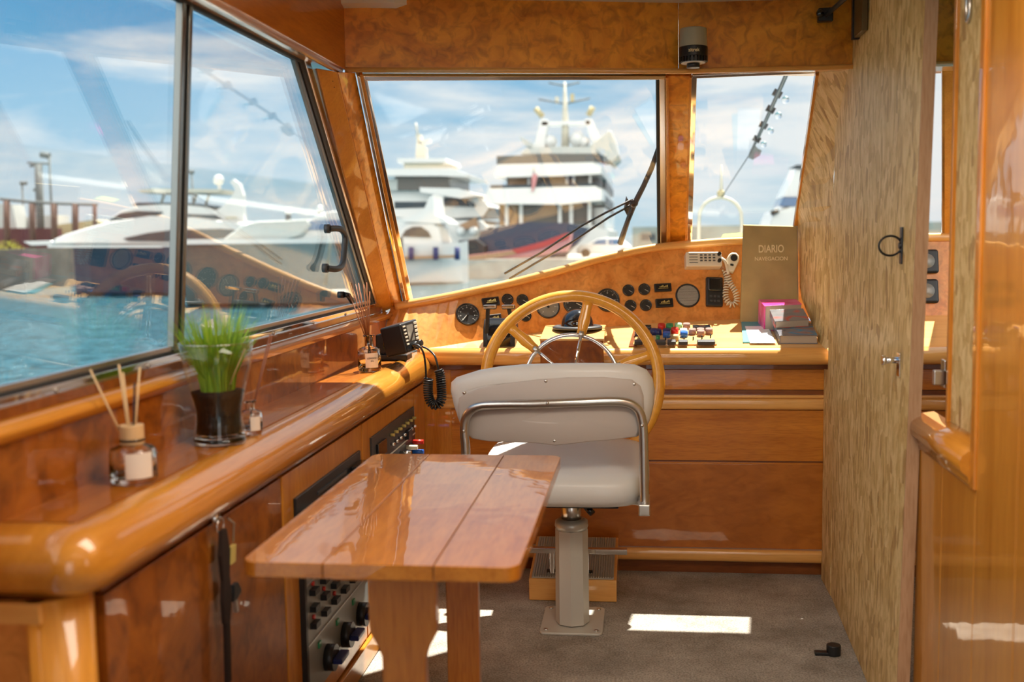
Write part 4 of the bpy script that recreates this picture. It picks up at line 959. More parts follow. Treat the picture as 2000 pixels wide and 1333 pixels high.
MB().bb(-.60, -.28, 2.44, 2.49, ZT-.048, ZT-.0265).build('cross_rail', M['table_leg'], tb, bev=.004)
for zz in (.005,): 
    for x_ in (-.5305, -.3435): MB().bb(x_-.0006, x_+.0006, 1.683, 2.584, ZT-.02, ZT-.003).build('seam', M['gap'], tb)
def trestle(y, x0, x1):
    xm = (x0+x1)/2; w = (x1-x0)/2
    prof = [(1.0,ZT-.048),(1.0,.575),(.97,.558),(.72,.530),(.64,.515),(.64,.03),(.95,.0)]
    l = [(xm - w*a, z) for a, z in prof]; r = [(xm + w*a, z) for a, z in prof][::-1]
    return MB().prism([(x, y, z) for x, z in l + r], (0,.028,0)).build('leg', M['table_leg'], tb, bev=.003)
trestle(1.80, -.486, -.364)
MB().bb(-.462, -.386, 2.40, 2.43, 0, ZT-.048).build('leg', M['table_leg'], tb, bev=.003)
MB().bb(-.52, -.34, 2.37, 2.46, 0, .03).build('foot', M['table_leg'], tb, bev=.004)
# ================================================================== HELM SEAT
hs = thing('helm_chair', 'off-white padded helm seat on a metal pedestal, seen from behind', 'seat', (-.24, 3.38, 0))
yb0 = 3.10
outl = [(903,737),(930,728),(970,720),(1020,714.5),(1080,712),(1140,711.5),(1200,712.5),(1240,716),(1263,727),(1275,745),(1279.5,768),(1278,795),(1271,825),(1260,848),(1243,860),(1200,863),(1150,866),(1115,870),(1085,872),(1050,869),(1000,868),(950,868),(915,864),(897,852),(885,825),(876,798),(870,772),(871,755),(883,744)]
def bow(p): return Vector((p.x, p.y + ((p.x+.235)/.3)**2*.045, p.z))
base_ = [P(a,b,Y,yb0) for a,b in outl]; cen = sum(base_, Vector())/len(base_)
def ringb(s, dy): return [bow(cen + Vector(((p.x-cen.x)*s, 0, (p.z-cen.z)*(s if s > .9 else s))) + Vector((0,dy,0))) for p in base_]
def ro(ins, dy):   # inset in metres
    out = []
    for p in base_:
        d = Vector((p.x-cen.x, 0, p.z-cen.z)); e = Vector((d.x*.35, 0, d.z)).normalized(); out.append(bow(p - e*ins + Vector((0,dy,0))))
    return out
o = MB(); o.loft([ro(.05,-.004), ro(.022,-.002), ro(.006,.008), ro(0,.028), ro(.004,.048), ro(.020,.064), ro(.06,.072), ro(.13,.078)], smooth=True)
o.build('backrest_cushion', M['vinyl'], hs)
inn = [(905,772),(930,762),(990,749),(1050,741),(1110,737),(1180,737),(1235,743),(1252,756),(1258,775),(1259,800),(1256,835),(1246,856),(1200,861),(1150,864),(1115,868),(1085,871),(1050,867),(1000,866),(950,866),(917,862),(899,850),(890,825),(887,800),(890,782)]
ib = [P(a,b,Y,yb0-.004) for a,b in inn]; ic = sum(ib, Vector())/len(ib)
def ri(s, dy): return [bow(ic+(p-ic)*s+Vector((0,dy,0))) for p in ib]
shl = MB().loft([ri(.3,-.005), ri(.96,-.004), ri(.99,-.002), ri(1.0,.006)], smooth=True).build('back_shell', M['vinyl_back'], hs)
for px, py in ((902,772),(1066,745),(1238,753),(1083,862)):
    q = bow(P(px,py,Y,yb0-.006)); MB().sphere(q, .0055, 10, 6, (1,.6,1)).build('screw_head', M['steel'], shl)
yt = 3.075
fp_ = [(906,1000),(905,890),(902,850),(904,826),(915,807),(935,797),(970,793),(1040,790),(1120,787),(1190,785),(1225,789),(1245,802),(1254,825),(1257,860),(1258,930),(1259,996)]
tfm = MB().tube(smooth([bow(P(a,b,Y,yt)) if b < 880 else bow(P(a,b,Y,yt)) for a,b in fp_], 5), .0135, 16).build('tube_frame', M['steel'], hs)
for px, py in ((901,848),(1069,788),(1254,835)): q = bow(P(px,py,Y,yt-.013)); MB().sphere(q, .005, 8, 5).build('rivet', M['steel'], tfm)
# seat cushion: rounded box by superellipse rings
def cushion(x0, x1, y0, y1, z0, z1, rr, name, mat, crown=.012):
    cx, cy_ = (x0+x1)/2, (y0+y1)/2; a, b = (x1-x0)/2, (y1-y0)/2; R = []
    def rg_(ins, z, cr=0):
        out = []
        for i in range(56):
            t = 2*pi*i/56; c, s = cos(t), sin(t); e_ = .42
            out.append(Vector((cx + (a-ins)*(abs(c)**e_)*(1 if c >= 0 else -1), cy_ + (b-ins)*(abs(s)**e_)*(1 if s >= 0 else -1), z)))
        return out
    h = z1 - z0
    R = [rg_(.06, z0), rg_(.015, z0+.004), rg_(.002, z0+h*.25), rg_(0, z0+h*.5), rg_(.004, z1-h*.25), rg_(.016, z1-.008), rg_(.05, z1), rg_(.12, z1+crown*.8), rg_(.19, z1+crown)]
    R = [[v + Vector((0,0,(v.y-3.13)*.075)) for v in q] for q in R]; return MB().loft(R).build(name, mat, hs)
cushion(-.52, .014, 3.13, 3.66, .443, .536, .03, 'seat_cushion', M['vinyl'], .020)
MB().bb(-.40, -.08, 3.22, 3.52, .425, .446).build('seat_plate', M['black'], hs, bev=.004)
for sx in (1, -1):
    q = P(1259,998,Y,3.08) if sx > 0 else P(907,1000,Y,3.08)
    MB().bb(q.x-.018, q.x+.016, 3.06, 3.20, q.z-.012, q.z+.022).build('side_bracket', M['steel'], hs, bev=.004)
    MB().cyl((q.x, 3.18, q.z+.0), (-.24+sx*.1, 3.30, .435), .010).build('bracket_arm', M['steel'], hs)
MB().cyl((-.235,3.38,.33), (-.235,3.38,.43), .032, n=28).build('post_tube', M['steel'], hs)
MB().lathe([(.034,.315),(.050,.318),(.054,.330),(.052,.345),(.040,.352),(.034,.352)], c=(-.235,3.38,0), n=32).build('collar', M['paint_alu'], hs)
MB().cyl((-.235,3.38,.012), (-.235,3.38,.318), .0545, .0525, n=8, smooth=False).build('octagonal_post', M['postpaint'], hs)
MB().cyl((-.185,3.36,.395), (-.165,3.35,.375), .011).build('swivel_knob', M['blackgloss'], hs)
bp_ = []
for cx, cy_, a0 in ((-.155,3.51,0),(-.315,3.51,90),(-.315,3.30,180),(-.155,3.30,270)):
    for k in range(5): a = radians(a0 + k*22.5); bp_.append((cx+.02*cos(a), cy_+.02*sin(a), 0.0005))
MB().prism(bp_, (0,0,.008)).build('base_plate', M['postpaint'], hs, bev=.002)
for cx, cy_ in ((-.155,3.505),(-.315,3.505),(-.315,3.305),(-.155,3.305)): MB().cyl((cx,cy_,.008),(cx,cy_,.012), .007, n=12).build('bolt_head', M['steel'], hs)
# ---- step box with ribbed mat and foot bar
sx0, sx1 = -.400, -.098; sb_ = thing('step_box', 'low wooden foot box with ribbed mat top behind the seat pedestal', 'step', (-.25,3.7,0))
MB().prism([(sx0,3.60,.001),(sx0,3.90,.001),(sx0,3.90,.145),(sx0,3.60,.078)], (sx1-sx0,0,0)).build('box', M['mould_x'], sb_, bev=.004)
o = MB(); o.prism([(sx0+.01,3.602,.080),(sx0+.01,3.885,.142),(sx0+.01,3.885,.146),(sx0+.01,3.602,.084)], (sx1-sx0-.02,0,0))
for i in range(34):
    x_ = sx0+.014+i*.0083; o.prism([(x_,3.604,.084),(x_,3.883,.145),(x_,3.883,.149),(x_,3.604,.088)], (.0045,0,0))
o.build('ribbed_mat', plain('ribbed_mat', (.42,.38,.31), .8), sb_)
zb2 = P(1130,1077,Y,3.62).z
MB().bb(P(1034,1077,Y,3.62).x, P(1225,1077,Y,3.62).x, 3.61, 3.635, zb2-.008, zb2+.010).build('foot_bar', M['chrome'], sb_, bev=.002)
for px in (1079, 1146):
    q = P(px,1092,Y,3.64); MB().bb(q.x-.008, q.x+.008, 3.62, 3.66, .084, zb2-.006).build('bar_bracket', M['chrome'], sb_, bev=.002)
    MB().cyl((q.x-.02,3.635,.096),(q.x+.02,3.635,.096),.006).build('bracket_bolt', M['black'], sb_)
# ================================================================== OSB BOARDS
def gridboard(poly_f, u0, u1, v0, v1, th, name, mats, parent, nu=10, nv=14):
    """board surface poly_f(u,v)->Vector, thickness along +x"""
    o = MB(); vs = []; fs = []
    for s in (0, 1):
        for j in range(nv+1):
            for i in range(nu+1): vs.append(poly_f(u0+(u1-u0)*i/nu, v0+(v1-v0)*j/nv) + Vector((th*s,0,0)))
    n1 = (nu+1)*(nv+1); q = lambda s, i, j: s*n1 + j*(nu+1) + i
    for j in range(nv):
        for i in range(nu): fs += [(q(0,i,j),q(0,i+1,j),q(0,i+1,j+1),q(0,i,j+1)), (q(1,i,j),q(1,i,j+1),q(1,i+1,j+1),q(1,i+1,j))]
    for i in range(nu): fs += [(q(0,i,0),q(1,i,0),q(1,i+1,0),q(0,i+1,0)), (q(0,i,nv),q(0,i+1,nv),q(1,i+1,nv),q(1,i,nv))]
    for j in range(nv): fs += [(q(0,0,j),q(0,0,j+1),q(1,0,j+1),q(1,0,j)), (q(0,nu,j),q(1,nu,j),q(1,nu,j+1),q(0,nu,j+1))]
    return o.add(vs, fs).build(name, mats, parent)
ob = thing('chipboard_panel', 'large upright bare chipboard panel standing right of the helm', 'panel', (.63, 3.2, 0))
YS = 3.72
def xn(z): return .600 + .040*z/1.9          # near edge lean
def bsurf(u, v):     # u along Y, v along z
    t = (u-2.60)/(YS-2.60); return Vector((xn(v) + t*(.632 - xn(v) + .004*(1-v)), u, v))
gridboard(bsurf, 2.60, YS, .002, 1.962, .026, 'board', M['osb'], ob)
MB().loft([[bsurf(2.60,v)+Vector((-.0015,-.003,0)), bsurf(2.60,v)+Vector((.0275,-.003,0)), bsurf(2.60,v)+Vector((.0275,.0,0)), bsurf(2.60,v)+Vector((-.0015,.0,0))] for v in (.002,.6,1.2,1.962)], smooth=False).build('edge_strip', M['edge'], ob)
# forward part of the board: under and above the desk, cut to the windscreen
def fb(pts, nm): return MB().prism([(.634, y, z) for y, z in pts], (.022,0,0)).build(nm, M['osb'], ob)
fb([(YS+.001,.002),(3.915,.002),(3.915,.05),(3.905,.10),(3.905,.60),(3.905,.77),(3.825,.775),(3.82,.86),(3.80,1.3),(YS+.001,1.5)], 'board')
# narrow board closing to the windscreen frame, set at an angle
lft = [P(1606,686,Y,3.872), P(1592,648,Y,4.0), P(1577,612,Y,4.12), P(1566,585,Y,4.19), P(1562,560,Y,4.215), P(1561,500,Y,4.25), P(1553,445,Y,4.30)]
for t_ in (.12,.3,.5,.7,.88,.985):
    lft.append(PL(1553+(1600-1553)*t_, 445+(139-445)*t_, RN, RBL) + Vector((-.004,-.035,0)))
rgt = []
for i, p in enumerate(lft):
    yy = min(3.80, p.y - .04); 
    if p.z > 1.5: yy = min(yy, 3.80 - (p.z-1.5)*1.3)
    rgt.append(Vector((.640, yy, max(.862, p.z - .004) if i == 0 else p.z)))
MB().loft([[a_, b__, b__+Vector((.004,.014,0)), a_+Vector((.004,.014,0))] for a_, b__ in zip(lft, rgt)], smooth=False).build('narrow_board', M['osb'], ob)
# pull ring, bolt and top fittings on the board
def ox(px, py): 
    p = P(px,py,X,.615)
    for _ in range(6): p = P(px,py,X,bsurf(max(2.6,min(YS,p.y)), p.z).x)
    return p
q = ox(1762,480); pr = thing('ring_pull', 'black iron ring pull on the chipboard panel', 'handle', q)
MB().bb(q.x-.004, q.x, q.y-.012, q.y+.012, q.z-.045, q.z+.045).build('back_plate', M['black'], pr, bev=.002)
rc = Vector((q.x-.022, q.y-.0, q.z)); MB().tube([rc + Vector((.028*cos(t)-.006, .016*cos(t)*.3, .024*sin(t))) for t in [2*pi*i/28 for i in range(28)]], .0028, 8, closed=True).build('ring', M['black'], pr)
MB().cyl((q.x-.008,q.y,q.z),(q.x,q.y,q.z),.008).build('eye', M['black'], pr)
q = ox(1757,712); bl = thing('barrel_bolt', 'small chrome bolt fitting lower on the chipboard panel edge', 'bolt', q)
MB().bb(q.x-.004, q.x+.0, q.y-.015, q.y+.015, q.z-.030, q.z+.028).build('plate', M['chrome'], bl, bev=.001)
MB().cyl((q.x-.040,q.y,q.z+.01),(q.x-.004,q.y,q.z+.01), .008, n=14).build('bolt_pin', M['chrome'], bl); MB().cyl((q.x-.042,q.y,q.z+.01),(q.x-.034,q.y,q.z+.01), .012, n=14).build('bolt_head', M['chrome'], bl)
q = P(1612,28,Y,3.385); hk = thing('door_stay', 'dark hinged stay at the top forward corner of the board', 'hinge', q)
MB().bb(q.x-.022, q.x+.022, q.y-.012, q.y+.018, q.z-.022, q.z+.018).build('bracket', M['black'], hk, bev=.004)
MB().tube([q+Vector((.0,-.01,-.005)), Vector((.618, 3.15, 1.95))], .007, 8).build('arm', M['darkgrey'], hk)
MB().sphere(q+Vector((-.018,-.018,0)), .012, 12, 8).build('pivot', M['blackgloss'], hk)
q = ox(1686,66); blk = thing('hinge_block', 'dark bronze bar fixed at the top of the chipboard panel', 'fitting', q)
MB().bb(q.x-.018, q.x-.001, q.y-.07, q.y+.045, q.z-.003, 1.955).build('bar', plain('bronze_bar', (.13,.085,.03), .4, .3), blk, bev=.002)
MB().bb(q.x-.022, q.x-.001, q.y+.045, q.y+.065, q.z-.006, 1.955).build('dark_edge', M['black'], blk)
# door stop on the floor
q = P(1628,1280,Z,0); ds = thing('door_stop', 'small black rubber door stop on the carpet by the board', 'door stop', q)
MB().cyl((q.x,q.y,.0005),(q.x,q.y,.032), .021, n=24).build('rubber_body', M['black'], ds, bev=.003); MB().bb(q.x-.055, q.x-.01, q.y-.012, q.y+.012, .0005, .010).build('base_strip', M['black'], ds, bev=.002)
# ================================================================== STARBOARD BULKHEAD (near right)
XR = .645
bk_ = MB().bb(XR+.036, XR+.05, .9, 2.50, .80, 1.96).build('wall_right', M['osb']); struct(bk_)
ws_ = []
ye = [2.655, 2.475, 2.236, 2.02, 1.80, 1.58, 1.36, 1.1]
def edgeY(px, py): return P(px, py, X, XR).y
y_l = [edgeY(1788,1100), edgeY(1837,1100), edgeY(1902,1100), edgeY(1983,1100)]
ysq = y_l + [y_l[-1]-.22*i for i in range(1,5)]
for i, (a, b) in enumerate(zip(ysq, ysq[1:])):
    ztop = .74 if i < 2 else 1.96
    struct(MB().bb(XR, XR+.028, b+.0018, a-.0018, 0.001, ztop).build('wall_right', M['plank'], bev=.001))
struct(MB().bb(XR+.012, XR+.03, ysq[-1], ysq[0]-.01, .002, .73).build('wall_right', M['gap']))
# frame between OSB infill and planks; ledge
y3 = y_l[2]
struct(MB().bb(XR-.006, XR+.034, y3-.004, y3+.024, .742, 1.96).build('trim_11', M['ply_v'], bev=.003))
struct(MB().bb(XR+.028, XR+.05, 2.485, 2.50, .80, 1.96).build('trim_12', M['ply_v'], bev=.002))
lg = MB(); pfl = [(XR+.035,.742),(XR-.004,.742),(XR-.006,.752),(XR-.010,.765),(XR-.022,.775),(XR-.026,.79),(XR-.022,.805),(XR-.010,.815),(XR+.010,.822),(XR+.036,.826)]
lg.loft([[(x,y,z) for x,z in pfl] for y in (y3+.022, y_l[0]+.004)], smooth=True); struct(lg.build('trim_13', M['mould_y']))
q = P(1846,727,X,XR+.036); cb = thing('cupboard_catch', 'small chrome catch on the narrow chipboard strip at right', 'latch', q)
MB().bb(q.x-.006, q.x, q.y-.016, q.y+.016, q.z-.035, q.z+.028).build('plate', M['chrome'], cb, bev=.002); MB().bb(q.x-.03, q.x-.004, q.y-.022, q.y-.006, q.z-.028, q.z+.006).build('catch', M['steel'], cb, bev=.003)
q = P(1895,15,X,XR+.036); sl = thing('keyhole_plate', 'oval grey keyhole ring high on the chipboard strip', 'plate', q)
MB().tube([q + Vector((-.004, .012*cos(t), .028*sin(t))) for t in [2*pi*i/28 for i in range(28)]], .004, 8, closed=True).build('oval_ring', M['steel'], sl)
# ================================================================== HEADER LAMP DEVICE
q = P(1354,90,Y,3.345); lm = thing('header_lamp', 'small cylindrical grey and black lamp on the header board', 'lamp', q)
kx = .043
MB().cyl((q.x,q.y,P(1354,98,Y,3.345).z-.0),(q.x,q.y,P(1354,56,Y,3.345).z), kx*.97, kx*.93, n=32).build('grey_body', plain('sage_grey_plastic', (.36,.35,.26), .45), lm, bev=.003)
zz1 = P(1354,92,Y,3.345).z; zz2 = P(1354,112,Y,3.345).z; zz3 = P(1354,122,Y,3.345).z; zz4 = P(1354,133,Y,3.345).z
MB().cyl((q.x,q.y,zz2),(q.x,q.y,zz1), kx, n=32).build('black_band', M['black'], lm, bev=.002)
o = MB()
for i in range(26):
    a = 2*pi*i/26; c_ = Vector((q.x+kx*.93*cos(a), q.y+kx*.93*sin(a), (zz2+zz3)/2)); o.box(c_, (.006,.006,zz2-zz3), Matrix.Rotation(a,3,'Z'))
o.cyl((q.x,q.y,zz3),(q.x,q.y,zz2), kx*.90, n=32); o.build('ribbed_ring', M['black'], lm)
MB().cyl((q.x,q.y,zz3-.003),(q.x,q.y,zz3), kx*.84, n=28).build('diffuser', M['white'], lm); MB().cyl((q.x,q.y,zz4),(q.x,q.y,zz3), kx*.45, n=24).build('lower_barrel', M['black'], lm)
MB().bb(q.x-.02, q.x+.02, q.y, hB.y+.01, zz1, zz1+.04).build('bracket', M['black'], lm)
m = Matrix(((1,0,0),(0,0,-1),(0,1,0))).transposed().to_4x4(); m = Matrix.Rotation(pi/2,4,'X'); m.translation = Vector((q.x,q.y-kx-.0005,(zz1+zz2)/2))
text_part('zitrek', .014, m, M['gold'], lm)
# ceiling edge strip
struct(MB().bb(hA2.x, 1.2, hA.y-.02, hC.y+.02, 1.958, 1.966).build('trim_14', M['cream']))
# ================================================================== OUTSIDE
ZW = -1.35
def water_mat():
    m, t, b = new_mat('harbour_water'); l = t.links.new; co = t.nodes.new('ShaderNodeTexCoord')
    b.inputs['Base Color'].default_value = (.004,.03,.04,1); b.inputs['Roughness'].default_value = .06; b.inputs['IOR'].default_value = 1.33
    mp_ = t.nodes.new('ShaderNodeMapping'); mp_.inputs['Scale'].default_value = (1, 1.0, 1); l(co.outputs['Object'], mp_.inputs[0])
    n = t.nodes.new('ShaderNodeTexNoise'); n.inputs['Scale'].default_value = 2.4; n.inputs['Detail'].default_value = 4; n.inputs['Roughness'].default_value = .6; l(mp_.outputs[0], n.inputs['Vector'])
    n2 = t.nodes.new('ShaderNodeTexNoise'); n2.inputs['Scale'].default_value = .7; n2.inputs['Detail'].default_value = 3; l(mp_.outputs[0], n2.inputs['Vector'])
    ad_ = t.nodes.new('ShaderNodeMath'); ad_.operation = 'MULTIPLY_ADD'; l(n2.outputs[0], ad_.inputs[0]); ad_.inputs[1].default_value = 1.5; l(n.outputs[0], ad_.inputs[2])
    bp = t.nodes.new('ShaderNodeBump'); bp.inputs['Strength'].default_value = 1; bp.inputs['Distance'].default_value = .3; l(ad_.outputs[0], bp.inputs['Height']); l(bp.outputs[0], b.inputs['Normal'])
    r = t.nodes.new('ShaderNodeValToRGB'); l(n.outputs[0], r.inputs[0]); r.color_ramp.elements[0].position = .35; r.color_ramp.elements[1].position = .7
    r.color_ramp.elements[0].color = (.010,.055,.075,1); r.color_ramp.elements[1].color = (.045,.15,.20,1); l(r.outputs[0], b.inputs['Base Color']); return m
o = MB(); o.bb(-900, 900, -400, 1500, ZW-.5, ZW); struct(o.build('sea_water', water_mat()))
M['gel'] = plain('white_gelcoat_boat', (.62,.62,.60), .25, coat=.3); M['cream_gel'] = plain('cream_gelcoat', (.62,.57,.44), .3)
M['navy_hull'] = plain('navy_hull', (.015,.03,.06), .3); M['tint'] = plain('tinted_window', (.03,.045,.055), .25, spec=.3); M['tint_blue'] = plain('blue_window', (.05,.12,.24), .1, coat=.5)
M['teak'] = plain('teak', (.34,.20,.11), .6); M['canvas'] = plain('grey_canvas', (.42,.44,.42), .8); M['tan'] = plain('tan_canvas', (.45,.38,.22), .8)
M['redhull'] = plain('red_stripe', (.42,.045,.04), .4); M['pinkish'] = plain('dusty_pink', (.48,.20,.20), .5); M['concrete'] = plain('quay_concrete', (.36,.355,.32), .85, var=.12, vscale=1.5)
M['rust'] = plain('brown_wood_posts', (.10,.055,.045), .8); M['maroon'] = plain('maroon_panel', (.10,.03,.04), .7); M['mast'] = plain('grey_mast', (.13,.14,.14), .6, spec=.2); M['darkstone'] = plain('dark_stone', (.10,.095,.085), .9, var=.3, vscale=1); M['cream_mast'] = plain('cream_mast', (.52,.49,.40), .5)
M['salon'] = plain('salon_glass', (.10,.095,.085), .25, spec=.4); M['grey_hull'] = plain('grey_green_hull', (.075,.09,.085), .3); M['fender'] = plain('navy_fender', (.02,.03,.12), .5)
def OP(px, py, D): return P(px, py, Y, D)
def SP(pts, D, depth, ins=.0, th=0, gz=None): # outline at distance D, extruded away; gz = foot height
    q = [OP(a,b,D) for a,b in pts]
    if gz is not None:
        zm = min(p.z for p in q); H_ = max(p.z for p in q) - zm
        for p in q:
            if p.z < zm + H_*.3: p.z = gz
    c = sum(q, Vector())/len(q)
    def rg(s, dy): return [c + (p-c)*s + Vector((0,dy,0)) for p in q]
    o = MB()
    if ins: return o.loft([rg(1-ins*2.2, 0), rg(1-ins, depth*.015), rg(1, depth*.06), rg(1, depth*.94), rg(1-ins, depth*.985), rg(1-ins*2.2, depth)], smooth=False)
    return o.loft([rg(1,0), rg(1,depth)], smooth=False)
# --- quay ahead and breakwater on the horizon
struct(MB().bb(-12.5, 60, 69.5, 90, ZW-.3, -.13).build('quay', M['concrete']))
struct(MB().bb(-2, 120, 190, 196, ZW, 2.9).build('breakwater', plain('breakwater_wall', (.26,.29,.26), .9, var=.2, vscale=.2)))
struct(MB().bb(-150, -46, 95, 135, ZW-.3, .35).build('quay', M['darkstone']))
# --- generic side-on hull
def hull(stations, name, mat, par, y0):
    R = []
    for x, zs, hb in stations:
        hb = max(hb, .02)
        R.append([Vector((x, y0-hb, zs)), Vector((x, y0-hb*.98, zs-.35)), Vector((x, y0-hb*.8, ZW+.1)), Vector((x, y0-hb*.3, ZW-.3)), Vector((x, y0+hb*.3, ZW-.3)), Vector((x, y0+hb*.8, ZW+.1)), Vector((x, y0+hb*.98, zs-.35)), Vector((x, y0+hb, zs))])
    return MB().loft(R, smooth=False).build(name, mat, par)
# --- yacht A: white motor yacht, bow to the left (seen through both side panes)
D = 52; ya_ = thing('motor_yacht', 'sleek white motor yacht with sweeping bow and tail fin, across the water at left', 'yacht', OP(300,500,D))
xb_ = OP(92,478,D).x; xe = OP(520,478,D).x; zsh = OP(300,481,D).z
L_A = xe - xb_
hull([(xb_, zsh+.10, .05), (xb_+L_A*.12, zsh+.06, 1.1), (xb_+L_A*.3, zsh, 2.2), (xb_+L_A*.6, zsh-.05, 2.7), (xe, zsh-.05, 2.5)], 'hull', M['navy_hull'], ya_, D+2.6)
SP([(93,478),(100,468),(125,457),(165,445),(205,434),(240,428),(290,421),(330,421),(380,424),(430,430),(480,436),(500,445),(515,470),(520,482)], D+.5, 4.2, .05).build('coach_roof', M['gel'], ya_)
SP([(205,434),(215,425),(235,412),(265,402),(310,399),(360,400),(400,404),(425,412),(430,430),(300,426)], D+.8, 3.4, .03).build('flybridge', M['gel'], ya_)
SP([(418,414),(436,402),(452,386),(459,370),(449,356),(455,350),(468,360),(475,382),(476,420),(478,434),(418,432)], D+1.0, .35).build('tail_fin', M['gel'], ya_)
SP([(212,430),(235,417),(268,412),(318,414),(300,427),(255,428)], D+.72, .2).build('side_window', M['tint'], ya_)
SP([(338,430),(345,418),(420,420),(432,428),(400,431)], D+.72, .2).build('side_window', M['tint'], ya_)
SP([(240,466),(290,455),(340,449),(430,447),(470,450),(440,466),(340,472),(250,471)], D+.42, .2).build('side_window', M['tint'], ya_)
SP([(255,402),(268,396),(360,396),(420,404),(400,407),(300,402)], D+1, 3).build('windbreak', M['tint'], ya_)
SP([(268,372),(300,368),(430,370),(428,377),(330,376),(275,377)], D+.6, 3.4).build('hardtop', M['cream_mast'], ya_)
for px in (385, 322, 410): MB().tube([OP(px,376,D+2), OP(px-8,400,D+2)], .07, 6).build('top_support', M['cream_mast'], ya_)
MB().sphere(OP(427,352,D+2), .28, 14, 8).build('radar_dome', M['gel'], ya_); MB().cyl(OP(427,358,D+2), OP(430,376,D+2), .08).build('dome_post', M['gel'], ya_)
SP([(440,424),(462,424),(462,427),(440,427)], D+.7, .1).build('vent_slot', M['tan'], ya_)
SP([(93,479),(520,479),(520,484),(93,484)], D+.02, .3).build('rub_rail', M['gel'], ya_)
# --- yacht B: nearer white cruiser under grey canvas
D = 42; yb_ = thing('motor_yacht', 'white cruiser with grey canvas cover and blue windscreen behind the side window handle', 'yacht', OP(560,500,D))
xs_ = OP(345,480,D).x; xe = OP(700,480,D).x; zsh = OP(560,472,D).z; LB = xe-xs_
hull([(xs_, zsh, 2.0), (xs_+LB*.4, zsh, 2.3), (xs_+LB*.8, zsh+.05, 2.0), (xe, zsh+.1, 1.2), (xe+1.3, zsh+.1, .05)], 'hull', M['grey_hull'], yb_, D+2.3)
SP([(345,468),(724,466),(727,474),(345,478)], D-.12, .4).build('rub_rail', M['gel'], yb_)
SP([(430,470),(445,458),(470,440),(500,432),(560,430),(600,428),(610,440),(590,462),(560,470)], D+.5, 3.4, .06).build('canvas_cover', M['canvas'], yb_)
SP([(560,470),(575,452),(600,432),(625,416),(650,412),(700,410),(722,424),(728,470)], D+.7, 3.2, .05).build('deckhouse', M['gel'], yb_)
SP([(583,450),(606,431),(660,430),(690,432),(680,447),(640,449)], D+.62, .2).build('windscreen', M['tint_blue'], yb_)
for px, py in ((563,414),(625,408)): MB().sphere(OP(px,py,D+2), .16, 12, 8).build('radar_dome', M['gel'], yb_); MB().cyl(OP(px,py+3,D+2), OP(px,py+20,D+2), .12).build('dome_base', M['darkgrey'], yb_)
# --- small craft antenna clutter
# --- small flybridge boat (left of windscreen)
D = 62; yc_ = thing('flybridge_boat', 'small white flybridge boat with arched side window and dark fenders', 'boat', OP(840,520,D))
zsh = OP(840,478,D).z
hull([(OP(735,480,D).x, zsh, 1.8), (OP(800,480,D).x, zsh, 2.0), (OP(860,480,D).x, zsh+.05, 1.7), (OP(893,480,D).x, zsh+.1, .8), (OP(903,480,D).x, zsh+.2, .05)], 'hull', M['gel'], yc_, D+2)
SP([(770,480),(776,450),(790,436),(845,434),(858,445),(864,480)], D+.3, 3.2, .04).build('cabin', M['gel'], yc_)
SP([(784,462),(792,450),(806,443),(822,443),(836,452),(842,464)], D+.2, .2).build('arched_window', M['tint'], yc_)
SP([(768,428),(800,424),(826,412),(838,386),(846,380),(848,400),(850,420),(870,428),(878,437),(850,438),(790,435)], D+.2, 3.2, .03).build('flybridge', M['gel'], yc_)
SP([(770,394),(840,394),(838,406),(770,408)], D+.6, .2).build('fly_screen', M['tint'], yc_)
for px in (803,851,893): MB().cyl(OP(px,483,D-.2), OP(px,508,D-.2), .16).build('fender', M['fender'], yc_)
SP([(775,502),(890,498),(890,504),(775,508)], D-.2, .3).build('rub_strip', M['teak'], yc_)
# --- cream three deck yacht behind
D = 100; yd = thing('motor_yacht', 'cream white multi-deck yacht with tall cream mast, left in the windscreen', 'yacht', OP(850,480,D))
def deck(pts, dep, mat, nm, dd=0): return SP(pts, D+dd, dep, .01).build(nm, mat, yd)
deck([(745,520),(745,430),(940,430),(955,445),(950,520)], 16, M['gel'], 'hull', .3)
deck([(740,372),(880,370),(935,380),(958,405),(945,424),(870,428),(740,424)], 14, M['gel'], 'main_deck_house', 1.5)
deck([(745,330),(880,328),(913,340),(912,346),(860,344),(745,344)], 14, M['gel'], 'upper_overhang')
deck([(770,344),(878,344),(878,372),(770,372)], 12, M['salon'], 'upper_windows', .8)
deck([(818,366),(895,368),(938,382),(900,388),(820,376)], 14, M['gel'], 'middle_overhang', -.3)
deck([(775,309),(870,309),(874,318),(775,318)], 8, M['gel'], 'top_roof')
deck([(788,316),(866,316),(866,332),(788,332)], 8, M['cream_gel'], 'top_house', .4)
SP([(862,392),(870,386),(900,386),(925,396),(928,404),(862,402)], D+1.2, .4).build('side_window', M['tint'], yd)
SP([(745,350),(776,350),(776,372),(745,372)], D+.7, .4).build('rail_block', M['canvas'], yd)
SP([(811,312),(814,275),(812,262),(820,262),(822,280),(830,290),(832,312)], D+2, 1.2).build('mast', M['cream_mast'], yd)
MB().cyl(OP(812,240,D+2), OP(816,264,D+2), .08).build('mast_pole', M['cream_mast'], yd); SP([(818,276),(838,272),(840,278),(820,282)], D+2, .8).build('radar_arm', M['cream_mast'], yd)
SP([(897,440),(930,424),(934,446),(900,448)], D-.2, .3).build('stern_door', M['teak'], yd)
for px in (860,900,925): MB().sphere(OP(px,452,D-.5), .45, 10, 6).build('fender', M['gel'], yd)
